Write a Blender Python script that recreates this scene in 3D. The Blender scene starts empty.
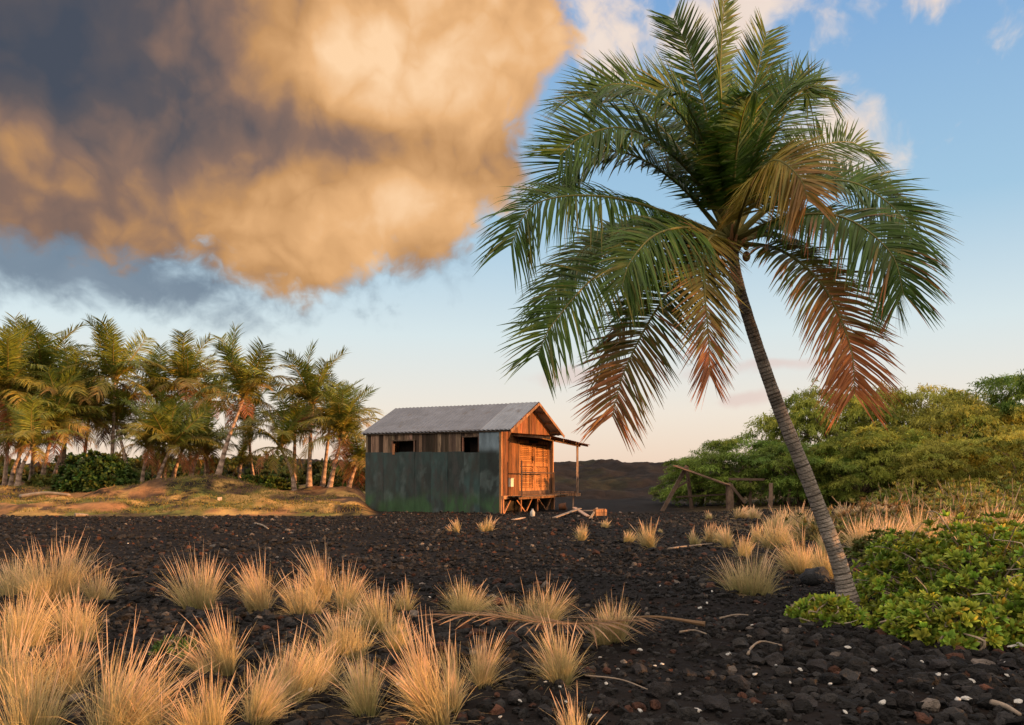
import bpy, math, random
import numpy as np
from mathutils import Vector, Quaternion
R = math.radians
rng = np.random.default_rng(7)
random.seed(7)
scene = bpy.context.scene
COL = scene.collection
F, HZ, CAMH = 858.0, 477.0, 1.4           # focal length in pixels, horizon row, eye height

# ------------------------------------------------------------------ noise
def _h(ix, iy, iz=0):
    n = (ix.astype(np.int64)*374761393 + iy.astype(np.int64)*668265263 + np.int64(iz)*1274126177) & 0xffffffff
    n = ((n ^ (n >> 13)) * 1274126177) & 0xffffffff
    return ((n ^ (n >> 16)) & 0xffff) / 65535.0
def vnoise(x, y, seed=0):
    x = np.asarray(x, float); y = np.asarray(y, float)
    ix, iy = np.floor(x), np.floor(y); fx, fy = x-ix, y-iy
    fx = fx*fx*(3-2*fx); fy = fy*fy*(3-2*fy)
    a = _h(ix, iy, seed); b = _h(ix+1, iy, seed); c = _h(ix, iy+1, seed); d = _h(ix+1, iy+1, seed)
    return (a+(b-a)*fx)+((c+(d-c)*fx)-(a+(b-a)*fx))*fy
def fbm(x, y, o=4, seed=0):
    s = 0; a = .5
    for i in range(o):
        s = s + a*(vnoise(x*2**i, y*2**i, seed+i)-.5); a *= .55
    return s
def sstep(a, b, x):
    t = np.clip((np.asarray(x, float)-a)/(b-a), 0, 1); return t*t*(3-2*t)
def unit(v):
    v = np.asarray(v, float); return v/np.maximum(np.linalg.norm(v, axis=-1, keepdims=True), 1e-9)

# ------------------------------------------------------------------ terrain
def terrain(x, y):
    x = np.asarray(x, float); y = np.asarray(y, float)
    r = np.hypot(x, y)
    u = x/np.maximum(y, 1.0)
    z = .10*fbm(x/2.6, y/2.6, 3, 1) + .085*fbm(x/.42, y/.42, 3, 5)*sstep(60, 25, r)+.05*fbm(x/.17, y/.17, 2, 6)*sstep(40, 8, r)
    front = sstep(31.0, 34.0, y + 1.2*fbm(x/5, x*0+3, 2, 9))
    left = sstep(-.155, -.185, u)*sstep(0, -3, x)
    berm = .30*front + .42*sstep(34, 41, y)
    def mound(mx, my, rx, ry, h): return h*np.exp(-((x-mx)/rx)**2-((y-my)/ry)**2)
    m = mound(-14.6, 40, 2.2, 3, .6)+mound(-17.5, 38, 1.6, 2, .25)+mound(-11.2, 40, 2.4, 2, .12)+mound(-21.5, 38, 2.2, 3, .25)
    z = z + left*(berm + m)*sstep(140, 80, y)
    z = z + left*.75*fbm(x/2.0, y/1.5, 4, 111)*sstep(31, 33, y)
    right = sstep(.2, .35, u)
    z = z + right*.25*sstep(24, 40, y)
    ridge = sstep(52, 84, y)*sstep(150, 100, y)
    amp = 2.75 + 1.5*fbm(x/9, y/30, 3, 21) + 1.1*fbm(x/2.2, y/5, 4, 24) + .35*np.exp(-((x-9)/4)**2)
    z = z*(1-ridge) + ridge*amp
    z = z + sstep(45, 60, y)*sstep(110, 90, y)*.9*fbm(x/2.5, y/2.5, 4, 33)
    return z
def gz(x, y): return float(terrain(np.array([x]), np.array([y]))[0])
def at(px, Y, z=None):
    x = (px-512)/F*Y
    return np.array([x, Y, gz(x, Y) if z is None else z])
def at3(px, py, Y): return np.array([(px-512)/F*Y, Y, CAMH+(HZ-py)/F*Y])
def foot(px, py):
    return at(px, F*CAMH/(py-HZ))

# ------------------------------------------------------------------ mesh collecting
ORG = {}
class G:
    def __init__(s): s.v = []; s.q = []; s.t = []; s.c = []; s.n = 0
    def add(s, V, Q=None, T=None, col=(1, 1, 1)):
        V = np.asarray(V, float).reshape(-1, 3)
        if Q is not None and len(Q): s.q.append(np.asarray(Q, int).reshape(-1, 4)+s.n)
        if T is not None and len(T): s.t.append(np.asarray(T, int).reshape(-1, 3)+s.n)
        c = np.asarray(col, float)
        s.c.append(np.broadcast_to(c, (len(V), 3)) if c.ndim == 1 else c.reshape(-1, 3))
        s.v.append(V); s.n += len(V); return s
    def box(s, o, a, b, c, col=(1, 1, 1)):
        o, a, b, c = (np.asarray(k, float) for k in (o, a, b, c))
        V = [o, o+a, o+a+b, o+b, o+c, o+a+c, o+a+b+c, o+b+c]
        Q = [(3, 2, 1, 0), (4, 5, 6, 7), (0, 1, 5, 4), (1, 2, 6, 5), (2, 3, 7, 6), (3, 0, 4, 7)]
        if np.dot(np.cross(a, b), c) < 0: Q = [q[::-1] for q in Q]
        return s.add(V, Q, col=col)
    def bar(s, p, q, w, h, col=(1, 1, 1), side=None):
        p = np.asarray(p, float); q = np.asarray(q, float); d = unit(q-p)
        ref = np.array([0, 0, 1.]) if side is None else np.asarray(side, float)
        if abs(np.dot(d, ref)) > .95: ref = np.array([1., .3, 0])
        x = unit(np.cross(d, ref)); y = unit(np.cross(x, d))
        return s.box(p-x*w/2-y*h/2, q-p, x*w, y*h, col)
    def tube(s, P, rad, n=8, col=(1, 1, 1), cap=True):
        P = np.asarray(P, float); m = len(P); rad = np.broadcast_to(np.asarray(rad, float), (m,))
        T = unit(np.gradient(P, axis=0)); ref = np.array([.31, .95, .05]) if abs(T[0][2]) > .7 else np.array([0, 0, 1.])
        X = unit(np.cross(T, ref)); Y = np.cross(T, X)
        a = np.arange(n)/n*2*np.pi
        V = P[:, None]+rad[:, None, None]*(np.cos(a)[None, :, None]*X[:, None]+np.sin(a)[None, :, None]*Y[:, None])
        i = np.arange(m-1)[:, None]*n; j = np.arange(n)[None]; k = (j+1) % n
        Q = np.stack([i+j, i+n+j, i+n+k, i+k], -1).reshape(-1, 4)
        c = np.asarray(col, float)
        if c.ndim == 2: c = np.repeat(c, n, axis=0)
        V = V.reshape(-1, 3); Tt = None
        if cap:
            V = np.vstack([V, P[0], P[-1]]); e = m*n
            Tt = [(e, jj, (jj+1) % n) for jj in range(n)]+[(e+1, (m-1)*n+(jj+1) % n, (m-1)*n+jj) for jj in range(n)]
            if c.ndim == 2: c = np.vstack([c, c[0], c[-1]])
        return s.add(V, Q, Tt, c)
    def strips(s, P, D, B, S, L, W, prof, c0, c1, bow=None):
        """many narrow blades at once: position P + D*L*t + B*t^2, half width W*prof along S"""
        P, D, B, S = (np.asarray(k, float).reshape(-1, 3) for k in (P, D, B, S))
        n = len(P); k = len(prof); t = np.linspace(0, 1, k)[None, :, None]
        L = np.broadcast_to(np.asarray(L, float).reshape(-1, 1, 1), (n, 1, 1)); W = np.broadcast_to(np.asarray(W, float).reshape(-1, 1, 1), (n, 1, 1))
        C = P[:, None]+D[:, None]*L*t+np.broadcast_to(B, (n, 3))[:, None]*t*t
        w = np.asarray(prof, float)[None, :, None]*W*.5*S[:, None]
        V = np.stack([C-w, C+w], 2).reshape(-1, 3)
        i = np.arange(n)[:, None]*2*k; j = np.arange(k-1)[None]*2
        Q = np.stack([i+j, i+j+1, i+j+3, i+j+2], -1).reshape(-1, 4)
        c0 = np.broadcast_to(np.asarray(c0, float), (n, 3)); c1 = np.broadcast_to(np.asarray(c1, float), (n, 3))
        c = c0[:, None]+(c1-c0)[:, None]*t
        c = np.repeat(c[:, :, None], 2, 2).reshape(-1, 3)
        return s.add(V, Q, col=c)
    def mesh(s, name, org=(0, 0, 0), smooth=False):
        V = np.vstack(s.v)-np.asarray(org); C = np.vstack(s.c)
        q = np.vstack(s.q) if s.q else np.zeros((0, 4), int); t = np.vstack(s.t) if s.t else np.zeros((0, 3), int)
        me = bpy.data.meshes.new(name)
        me.vertices.add(len(V)); me.vertices.foreach_set('co', V.astype(np.float32).ravel())
        loops = np.concatenate([q.ravel(), t.ravel()]).astype(np.int32)
        me.loops.add(len(loops)); me.loops.foreach_set('vertex_index', loops)
        st = np.concatenate([np.arange(len(q))*4, len(q)*4+np.arange(len(t))*3]).astype(np.int32)
        me.polygons.add(len(st)); me.polygons.foreach_set('loop_start', st)
        at_ = me.attributes.new('tint', 'FLOAT_COLOR', 'POINT')
        at_.data.foreach_set('color', np.hstack([C, np.ones((len(C), 1))]).astype(np.float32).ravel())
        me.update(calc_edges=True)
        me.polygons.foreach_set('use_smooth', np.full(len(st), smooth))
        return me
    def build(s, name, mat, parent=None, smooth=False, org=None):
        o0 = ORG.get(parent.name, (0, 0, 0)) if parent else (org if org is not None else (0, 0, 0))
        me = s.mesh(name, o0, smooth); me.materials.append(mat)
        o = bpy.data.objects.new(name, me); COL.objects.link(o)
        if parent: o.parent = parent
        else: o.location = o0
        ORG[o.name] = np.asarray(o0, float)
        return o
def tag(o, label, cat, group=None):
    o['label'] = label; o['category'] = cat
    if group: o['group'] = group
    return o
def thing(name, label, cat, loc, group=None):
    o = bpy.data.objects.new(name, None); o.empty_display_size = .2; COL.objects.link(o)
    o.location = loc; ORG[o.name] = np.asarray(loc, float)
    return tag(o, label, cat, group)
def link(name, me, parent=None, loc=(0, 0, 0), rot=(0, 0, 0), sc=1.0):
    o = bpy.data.objects.new(name, me); COL.objects.link(o); o.parent = parent
    o.location = loc; o.rotation_euler = rot; o.scale = (sc,)*3 if np.isscalar(sc) else sc
    return o

# ------------------------------------------------------------------ materials
def nodes(m):
    m.use_nodes = True; nt = m.node_tree
    bs = nt.nodes['Principled BSDF']; return nt, bs
def nd(nt, typ, **k):
    n = nt.nodes.new(typ)
    for a, b in k.items():
        if a in n.bl_rna.properties: setattr(n, a, b)
        else: n.inputs[a.replace('_', ' ')].default_value = b
    return n
def mat(name, rough=.85, spec=.25, tint_scale=3.0, vary=.35, bump=0.0, bump_scale=30.0, translucent=0.0, metal=0.0, stretch=(1, 1, 1), stain=None, stain_scale=2.0, stain_at=.58):
    """base colour = the mesh's own tint attribute, broken up by noise; optional stains and bump"""
    m = bpy.data.materials.new(name); nt, bs = nodes(m); L = nt.links.new
    a = nd(nt, 'ShaderNodeAttribute', attribute_name='tint')
    tc = nd(nt, 'ShaderNodeTexCoord'); mp = nd(nt, 'ShaderNodeMapping'); mp.inputs['Scale'].default_value = stretch
    L(tc.outputs['Object'], mp.inputs['Vector'])
    nz = nd(nt, 'ShaderNodeTexNoise'); nz.inputs['Scale'].default_value = tint_scale; nz.inputs['Detail'].default_value = 6
    nz.inputs['Roughness'].default_value = .65
    L(mp.outputs[0], nz.inputs['Vector'])
    mr = nd(nt, 'ShaderNodeMapRange'); mr.inputs['From Min'].default_value = .3; mr.inputs['From Max'].default_value = .7
    mr.inputs['To Min'].default_value = 1-vary; mr.inputs['To Max'].default_value = 1+vary
    L(nz.outputs['Fac'], mr.inputs['Value'])
    mul = nd(nt, 'ShaderNodeVectorMath', operation='SCALE'); L(a.outputs['Color'], mul.inputs[0]); L(mr.outputs[0], mul.inputs['Scale'])
    out = mul.outputs[0]
    if stain is not None:
        n2 = nd(nt, 'ShaderNodeTexNoise'); n2.inputs['Scale'].default_value = stain_scale; n2.inputs['Detail'].default_value = 8; n2.inputs['Roughness'].default_value = .7
        L(mp.outputs[0], n2.inputs['Vector'])
        r2 = nd(nt, 'ShaderNodeMapRange', interpolation_type='SMOOTHSTEP'); r2.inputs['From Min'].default_value = stain_at-.07; r2.inputs['From Max'].default_value = stain_at+.09
        L(n2.outputs['Fac'], r2.inputs['Value'])
        mx = nd(nt, 'ShaderNodeMix', data_type='RGBA'); L(r2.outputs[0], mx.inputs['Factor']); L(out, mx.inputs['A']); mx.inputs['B'].default_value = (*stain, 1)
        out = mx.outputs['Result']
    L(out, bs.inputs['Base Color'])
    bs.inputs['Roughness'].default_value = rough; bs.inputs['Specular IOR Level'].default_value = spec; bs.inputs['Metallic'].default_value = metal
    if bump:
        bn = nd(nt, 'ShaderNodeTexNoise'); bn.inputs['Scale'].default_value = bump_scale; bn.inputs['Detail'].default_value = 5
        L(mp.outputs[0], bn.inputs['Vector'])
        b = nd(nt, 'ShaderNodeBump'); b.inputs['Strength'].default_value = min(bump, 1); b.inputs['Distance'].default_value = .02*max(1, bump)
        L(bn.outputs['Fac'], b.inputs['Height']); L(b.outputs[0], bs.inputs['Normal'])
    if translucent:
        tr = nd(nt, 'ShaderNodeBsdfTranslucent'); L(out, tr.inputs['Color'])
        ms = nd(nt, 'ShaderNodeMixShader'); ms.inputs[0].default_value = translucent
        L(bs.outputs[0], ms.inputs[1]); L(tr.outputs[0], ms.inputs[2])
        L(ms.outputs[0], nt.nodes['Material Output'].inputs['Surface'])
    return m
M = {}
M['ground'] = mat('ground', .95, .08, 1.1, .45, 2.2, 9.0, stain=(.014, .010, .008), stain_scale=.6, stain_at=.56)
M['rock'] = mat('lava rock', .85, .16, 9, .5, 1.8, 40)
M['coral'] = mat('bleached coral', .85, .2, 20, .2, .7, 60)
M['frond'] = mat('palm leaf', .5, .25, 4, .35, translucent=.25)
M['leaf'] = mat('shrub leaf', .6, .2, 5, .4, translucent=.28)
M['feather'] = mat('feathery leaf', .7, .2, .9, .35, translucent=.42)
M['grass'] = mat('dry grass', .7, .2, 6, .25, translucent=.4)
M['bark'] = mat('bark', .9, .15, 6, .45, .9, 25, stretch=(1, 1, .35))
M['palm_bark'] = mat('palm bark', .9, .12, 5, .6, 1.6, 34, stretch=(1, 1, 1.5))
M['wood'] = mat('weathered wood', .85, .2, 2.6, .55, .5, 16, stretch=(3, 3, .35), stain=(.04, .024, .016), stain_scale=3.2, stain_at=.56)
M['timber'] = mat('grey timber', .85, .2, 4, .4, .5, 22)
M['sheet'] = mat('painted sheet', .6, .35, 1.6, .4, .15, 10, stretch=(1.6, 1.6, .55), stain=(.032, .034, .034), stain_scale=1.5, stain_at=.57)
M['roof'] = mat('corrugated zinc', .62, .4, 1.5, .25, .1, 14, metal=.25, stain=(.095, .085, .08), stain_scale=1.7, stain_at=.62)
M['iron'] = mat('rusty iron', .8, .3, 7, .4, .4, 30, stain=(.16, .055, .02), stain_scale=6, stain_at=.5)
M['plain'] = mat('painted plastic', .55, .4, 8, .15, stain=(.3, .2, .12), stain_scale=7, stain_at=.66)
M['dark'] = mat('dark interior', .95, .1, 3, .3)

# ------------------------------------------------------------------ ground sheet
def make_ground():
    rr = [0.0]; r = .5
    while r < 125: rr.append(r); r *= 1.0125
    while r < 7000: rr.append(r); r *= 1.12
    rr = np.array(rr)
    af = np.linspace(-46, 46, 520); ar = np.linspace(46, 314, 70)[1:-1]
    ang = np.radians(np.concatenate([af, ar])); n = len(ang)
    x = rr[1:, None]*np.sin(ang)[None]; y = rr[1:, None]*np.cos(ang)[None]
    z = terrain(x, y)
    V = np.vstack([[[0, 0, gz(0, 0)]], np.stack([x, y, z], -1).reshape(-1, 3)])
    m = len(rr)-1
    i = np.arange(m-1)[:, None]*n+1; j = np.arange(n)[None]; k = (j+1) % n
    Q = np.stack([i+j, i+k, i+n+k, i+n+j], -1).reshape(-1, 4)
    T = [(0, 1+(jj+1) % n, 1+jj) for jj in range(n)]
    X, Y = V[:, 0], V[:, 1]; u = X/np.maximum(Y, 1)
    lava = np.array([.0105, .009, .0085]); C = np.tile(lava, (len(V), 1))
    C *= (1+.5*fbm(X/1.5, Y/1.5, 3, 41))[:, None]
    def mixc(mask, c):
        nonlocal C; C = C*(1-mask[:, None])+np.asarray(c)*mask[:, None]
    left = sstep(-.155, -.18, u)*sstep(30.6, 31.8, Y+1.2*fbm(X/5, X*0+3, 2, 9))
    mixc(left, (.26, .125, .052))
    mixc(left*sstep(-.04, .10, fbm(X/3.2, Y/2.2, 4, 51)+.02), (.12, .115, .028))
    mixc(left*sstep(.0, .12, fbm(X/1.8, Y/1.3, 4, 63)), (.075, .045, .028)); mixc(left*sstep(.06, .14, fbm(X/1.2, Y/1.5, 3, 61)), (.34, .20, .065))
    right = sstep(.17, .33, u+.12*fbm(X/3, Y/3, 3, 71))*sstep(19, 25, Y)
    mixc(right, (.10, .07, .035))
    far = sstep(50, 60, Y)
    mixc(far, (.016, .012, .010))
    mixc(far*sstep(.02, .14, fbm(X/3.5, Y/6, 4, 81)), (.022, .019, .011))
    g = G().add(V, Q, T, C)
    o = g.build('ground', M['ground'], smooth=True); o['kind'] = 'structure'
make_ground()

# ------------------------------------------------------------------ rocks
def ico(sub):
    import bmesh
    bm = bmesh.new(); bmesh.ops.create_icosphere(bm, subdivisions=sub, radius=1)
    V = np.array([v.co[:] for v in bm.verts]); T = np.array([[v.index for v in f.verts] for f in bm.faces]); bm.free()
    return V, T
I1, I2 = ico(1), ico(2)
def lump(base, seed, amp=.5):
    V, T = base; r = np.random.default_rng(seed)
    d = unit(r.normal(size=(9, 3))); k = r.uniform(.72, 1.0, 9)
    S = V.copy()
    for a, b in zip(d, k):                        # chip flat facets off the stone
        h = S@a; S = S-np.maximum(h-b*.8, 0)[:, None]*a
    S = S*(1+amp*.35*r.normal(size=(len(S), 1)))*r.uniform(.75, 1.15, 3)
    return S, T
VAR2 = [lump(I2, 100+i, .28) for i in range(8)]; VAR1 = [lump(I1, 200+i, .5) for i in range(8)]
def rotmats(n):
    q = unit(rng.normal(size=(n, 4))); w, x, y, z = q.T
    return np.stack([np.stack([1-2*(y*y+z*z), 2*(x*y-z*w), 2*(x*z+y*w)], -1), np.stack([2*(x*y+z*w), 1-2*(x*x+z*z), 2*(y*z-x*w)], -1),
                     np.stack([2*(x*z-y*w), 2*(y*z+x*w), 1-2*(x*x+y*y)], -1)], 1)
def rock_color(n):
    v = (.007+.024*rng.random(n)**1.8)[:, None]*np.array([1, .94, .91])
    red = rng.random(n) < .07; v[red] = rng.uniform(.4, 1.1, (red.sum(), 1))*np.array([.075, .034, .022])
    tan = rng.random(n) < .025; v[tan] = rng.uniform(.6, 1.2, (tan.sum(), 1))*np.array([.12, .10, .085])
    return v
def rubble(g, n, y0, y1, s0, s1, variants, power=1.6, halfu=.78, xlim=None):
    Y = np.sqrt(rng.uniform(y0*y0, y1*y1, n)); X = Y*rng.uniform(-halfu, halfu, n)
    u = X/Y
    keep = ~((Y > 30.6) & (u < -.15))
    X, Y = X[keep], Y[keep]; n = len(X)
    s = s0+(s1-s0)*rng.random(n)**power*(.35+1.3*vnoise(X/1.1, Y/1.1, 77))
    Z = terrain(X, Y)+s*.15
    Rm = rotmats(n); var = rng.integers(0, len(variants), n); c = rock_color(n)
    for k, (V, T) in enumerate(variants):
        i = np.where(var == k)[0]
        if not len(i): continue
        W = np.einsum('nij,vj->nvi', Rm[i], V)*s[i][:, None, None]; W[:, :, 2] *= .8
        W += np.stack([X[i], Y[i], Z[i]], -1)[:, None]
        TT = (T[None]+(np.arange(len(i))*len(V))[:, None, None]).reshape(-1, 3)
        g.add(W.reshape(-1, 3), T=TT, col=np.repeat(c[i], len(V), 0))
g = G(); rubble(g, 11000, 4.0, 8.6, .012, .075, VAR2, 3.0); rubble(g, 24000, 7.5, 15, .014, .070, VAR1, 2.6); rubble(g, 34000, 13, 34, .022, .085, VAR1, 2.6, .7)
o = g.build('lava_gravel', M['rock']); o['kind'] = 'stuff'; o['label'] = 'dark loose lava gravel covering the open ground'
big = [(738, 690, .10), (700, 655, .075), (775, 668, .10), (660, 700, .085), (820, 672, .09), (870, 690, .08), (940, 672, .09), (905, 712, .10), (715, 716, .085), (640, 675, .07), (805, 712, .085),
       (985, 690, .09), (760, 640, .08), (690, 685, .07), (610, 712, .07), (845, 660, .075), (730, 630, .07), (545, 715, .075), (960, 716, .08), (790, 650, .07), (515, 700, .06), (670, 635, .06), (880, 665, .07), (1010, 668, .08)]
for k, (px, py, s) in enumerate(big):
    V, T = VAR2[k % 8]; p = foot(px, py); p[2] += s*.3
    W = (rotmats(1)[0]@V.T).T*s; W[:, 2] *= .8
    o = G().add(W+p, T=T, col=rock_color(1)[0]*0+np.array([.02, .018, .018])*rng.uniform(.6, 1.5)).build('lava_rock', M['rock'], smooth=False, org=p)
    tag(o, 'fist sized dark grey lava rock resting on the foreground rubble', 'rock', 'larger lava rocks in the foreground rubble')
p = foot(815, 586); V, T = VAR2[3]; p[2] += .08
o = G().add(V*np.array([.2, .18, .17])+p, T=T, col=(.03, .032, .036)).build('boulder', M['rock'], smooth=True, org=p)
tag(o, 'smooth dark boulder between the leaning palm and the tall grass clumps', 'boulder')
cor = [(848, 655, .035), (640, 657, .045), (752, 633, .02), (712, 597, .03), (700, 614, .035), (707, 609, .03), (728, 663, .035), (545, 690, .03), (560, 692, .025), (662, 668, .025), (655, 672, .02), (606, 693, .03), (874, 676, .03), (866, 672, .025), (938, 681, .035),
       (946, 680, .03), (972, 690, .04), (1012, 651, .05), (1006, 668, .03), (1020, 650, .05), (1008, 683, .03), (958, 712, .05), (966, 711, .045), (882, 714, .04), (800, 674, .03), (776, 672, .025), (790, 688, .02), (755, 681, .025), (830, 690, .025), (905, 664, .025),
       (922, 669, .025), (988, 700, .03), (697, 720, .035), (640, 717, .03), (590, 722, .03), (520, 706, .025), (566, 708, .02), (618, 672, .02), (680, 702, .025), (660, 590, .02), (600, 660, .02), (573, 668, .02), (25, 663, .02), (165, 668, .025), (310, 700, .03), (398, 690, .03),
       (332, 588, .02), (430, 600, .02), (283, 540, .03), (128, 545, .03), (515, 560, .025), (690, 580, .02), (730, 660, .02), (870, 702, .025), (912, 700, .02), (933, 695, .02), (845, 722, .03), (1018, 712, .04), (500, 722, .02)]
cm = []
for k in range(5):
    V, T = lump(I2, 300+k, .25); me = G().add(V*np.array([1.2, .8, .55]), T=T, col=(.62, .60, .56)).mesh('coral_pebble'); me.materials.append(M['coral']); cm.append(me)
for k, (px, py, s) in enumerate(cor):
    p = foot(px, py); p[2] += s*.75+.012
    o = link('coral_pebble', cm[k % 5], None, p, (rng.uniform(-.4, .4), rng.uniform(-.4, .4), rng.uniform(0, 6)), s*.68)
    tag(o, 'small bleached white coral pebble lying on the dark lava ground', 'pebble', 'white coral pebbles scattered over the lava')

# ------------------------------------------------------------------ palms
def catmull(P, n):
    P = np.asarray(P, float); P = np.vstack([2*P[0]-P[1], P, 2*P[-1]-P[-2]])
    out = []; segs = len(P)-3
    for t in np.linspace(0, segs-1e-6, n*3):
        i = int(t); f = t-i; a, b, c, d = P[i:i+4]
        out.append(.5*((2*b)+(-a+c)*f+(2*a-5*b+4*c-d)*f*f+(-a+3*b-3*c+d)*f**3))
    out = np.array(out); s = np.concatenate([[0], np.cumsum(np.linalg.norm(np.diff(out, axis=0), axis=1))])
    q = np.linspace(0, s[-1], n); return np.stack([np.interp(q, s, out[:, k]) for k in range(3)], -1), s[-1]
def frond(curve, nl, leaf, width, rach, green, tip, stem, droop=.35, segs=4, bare=.13, twist=0.0, seed=0, vee=.25, dead=None, ragged=.12):
    """one pinnate leaf: tapered rachis with two rows of drooping leaflets"""
    r = np.random.default_rng(seed); g = G()
    P, length = catmull(curve, 26); T = unit(np.gradient(P, axis=0))
    h = P[-1]-P[0]; h[2] = 0; h = unit(h) if np.linalg.norm(h) > .05 else np.array([1., 0, 0])
    Z = np.array([0, 0, 1.])
    a = T@h; b = T[:, 2]
    N = -b[:, None]*h+a[:, None]*Z; S = unit(np.cross(T, N)); N = np.cross(S, T)
    if twist:
        tw_ = (twist*(.30+.70*np.linspace(0, 1, len(P))))[:, None]; ct, st = np.cos(tw_), np.sin(tw_); S, N = S*ct+N*st, N*ct-S*st
    q = np.linspace(0, 1, len(P))
    g.tube(P, rach*(1-.88*q)+rach*1.1*np.exp(-q*14), 6, np.asarray(stem)[None]*np.ones((len(P), 1)))
    green = np.asarray(green); tip = np.asarray(tip)
    for sd in (-1, 1):
        t = bare+(1-bare)*(np.arange(nl)+r.uniform(-.3, .3, nl))/nl; t = np.clip(t, bare, .995)
        keep = r.random(nl) > ragged*.5; t = t[keep]; n = len(t)
        f = lambda A: np.stack([np.interp(t, q, A[:, k]) for k in range(3)], -1)
        p, tt, ss, nn = f(P), unit(f(T)), unit(f(S)), unit(f(N))
        x = (t-bare)/(1-bare)
        ll = leaf*(.50+.50*np.sin(np.pi*np.clip(.10+.66*x, 0, 1))**.8)*(1-.24*x**6)*r.uniform(.82, 1.08, n)
        th = np.radians(74-36*x**1.5+r.normal(0, 5, n))
        D = unit(tt*np.cos(th)[:, None]+sd*ss*np.sin(th)[:, None]+nn*(vee*(1-.6*x)+r.normal(0, .08, n))[:, None])
        dr = droop*(1-.35*x)*r.uniform(.6, 1.4, n)
        B = np.zeros((n, 3)); B[:, 2] = -dr*ll; B -= D*(dr*ll*.32)[:, None]
        W = unit(tt-D*np.sum(tt*D, 1, keepdims=True)+nn*r.normal(0, .25, (n, 1)))
        c = green*r.uniform(.7, 1.25, (n, 1)); e = np.where(r.random((n, 1)) < .14, tip*r.uniform(.8, 1.3, (n, 1)), c*1.1)
        if dead is not None:
            w = (sstep(dead[0], dead[0]+dead[1], x+r.normal(0, .12, n)))[:, None]
            c = c*(1-w)+tip*r.uniform(.6, 1.2, (n, 1))*w; e = e*(1-w)+tip*r.uniform(.7, 1.3, (n, 1))*w
        prof = [.5, 1, .8, .5, .06] if segs == 4 else ([.7, 1, .1] if segs == 2 else [.6, 1, .7, .08])
        g.strips(p, D, B, W, ll, width*r.uniform(.8, 1.15, n)*(1-.35*x), prof, c, e)
    return g
GREEN = np.array([.045, .092, .011]); YELL = np.array([.20, .16, .025]); BROWN = np.array([.30, .105, .042]); STEM = np.array([.17, .16, .05])

# --- the leaning palm in front
PY = 8.85
def pp(px, py, dy=0.0): return at3(px, py, PY+dy)
base = foot(852, 613); base[2] -= .06
palm = thing('coconut_palm', 'large leaning coconut palm rising from green shrubs, in front of everything', 'palm tree', base)
tp, _ = catmull([base, pp(838, 560), pp(808, 480), pp(776, 400), pp(752, 330), pp(738, 282), pp(731, 244)], 480)
s = np.linspace(0, 1, 480); ring = (s*96+1.5*vnoise(s*30, s*0, 8)) % 1
rad = (.084-.031*s+.07*np.exp(-s*20)+.02*np.exp(-((s-1)/.03)**2))*(1+.05*(.5-ring)*(ring > .1)-.02*(ring <= .1))*(1+.06*(vnoise(s*40, s*0, 12)-.5))
tc = np.where(ring[:, None] < .2, [.07, .058, .05], [.22, .19, .165])*(1+.25*vnoise(s*60, s*0, 3)[:, None]-.12)
G().tube(tp, rad, 22, tc).build('trunk', M['palm_bark'], palm, smooth=True)
top = tp[-1]
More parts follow.
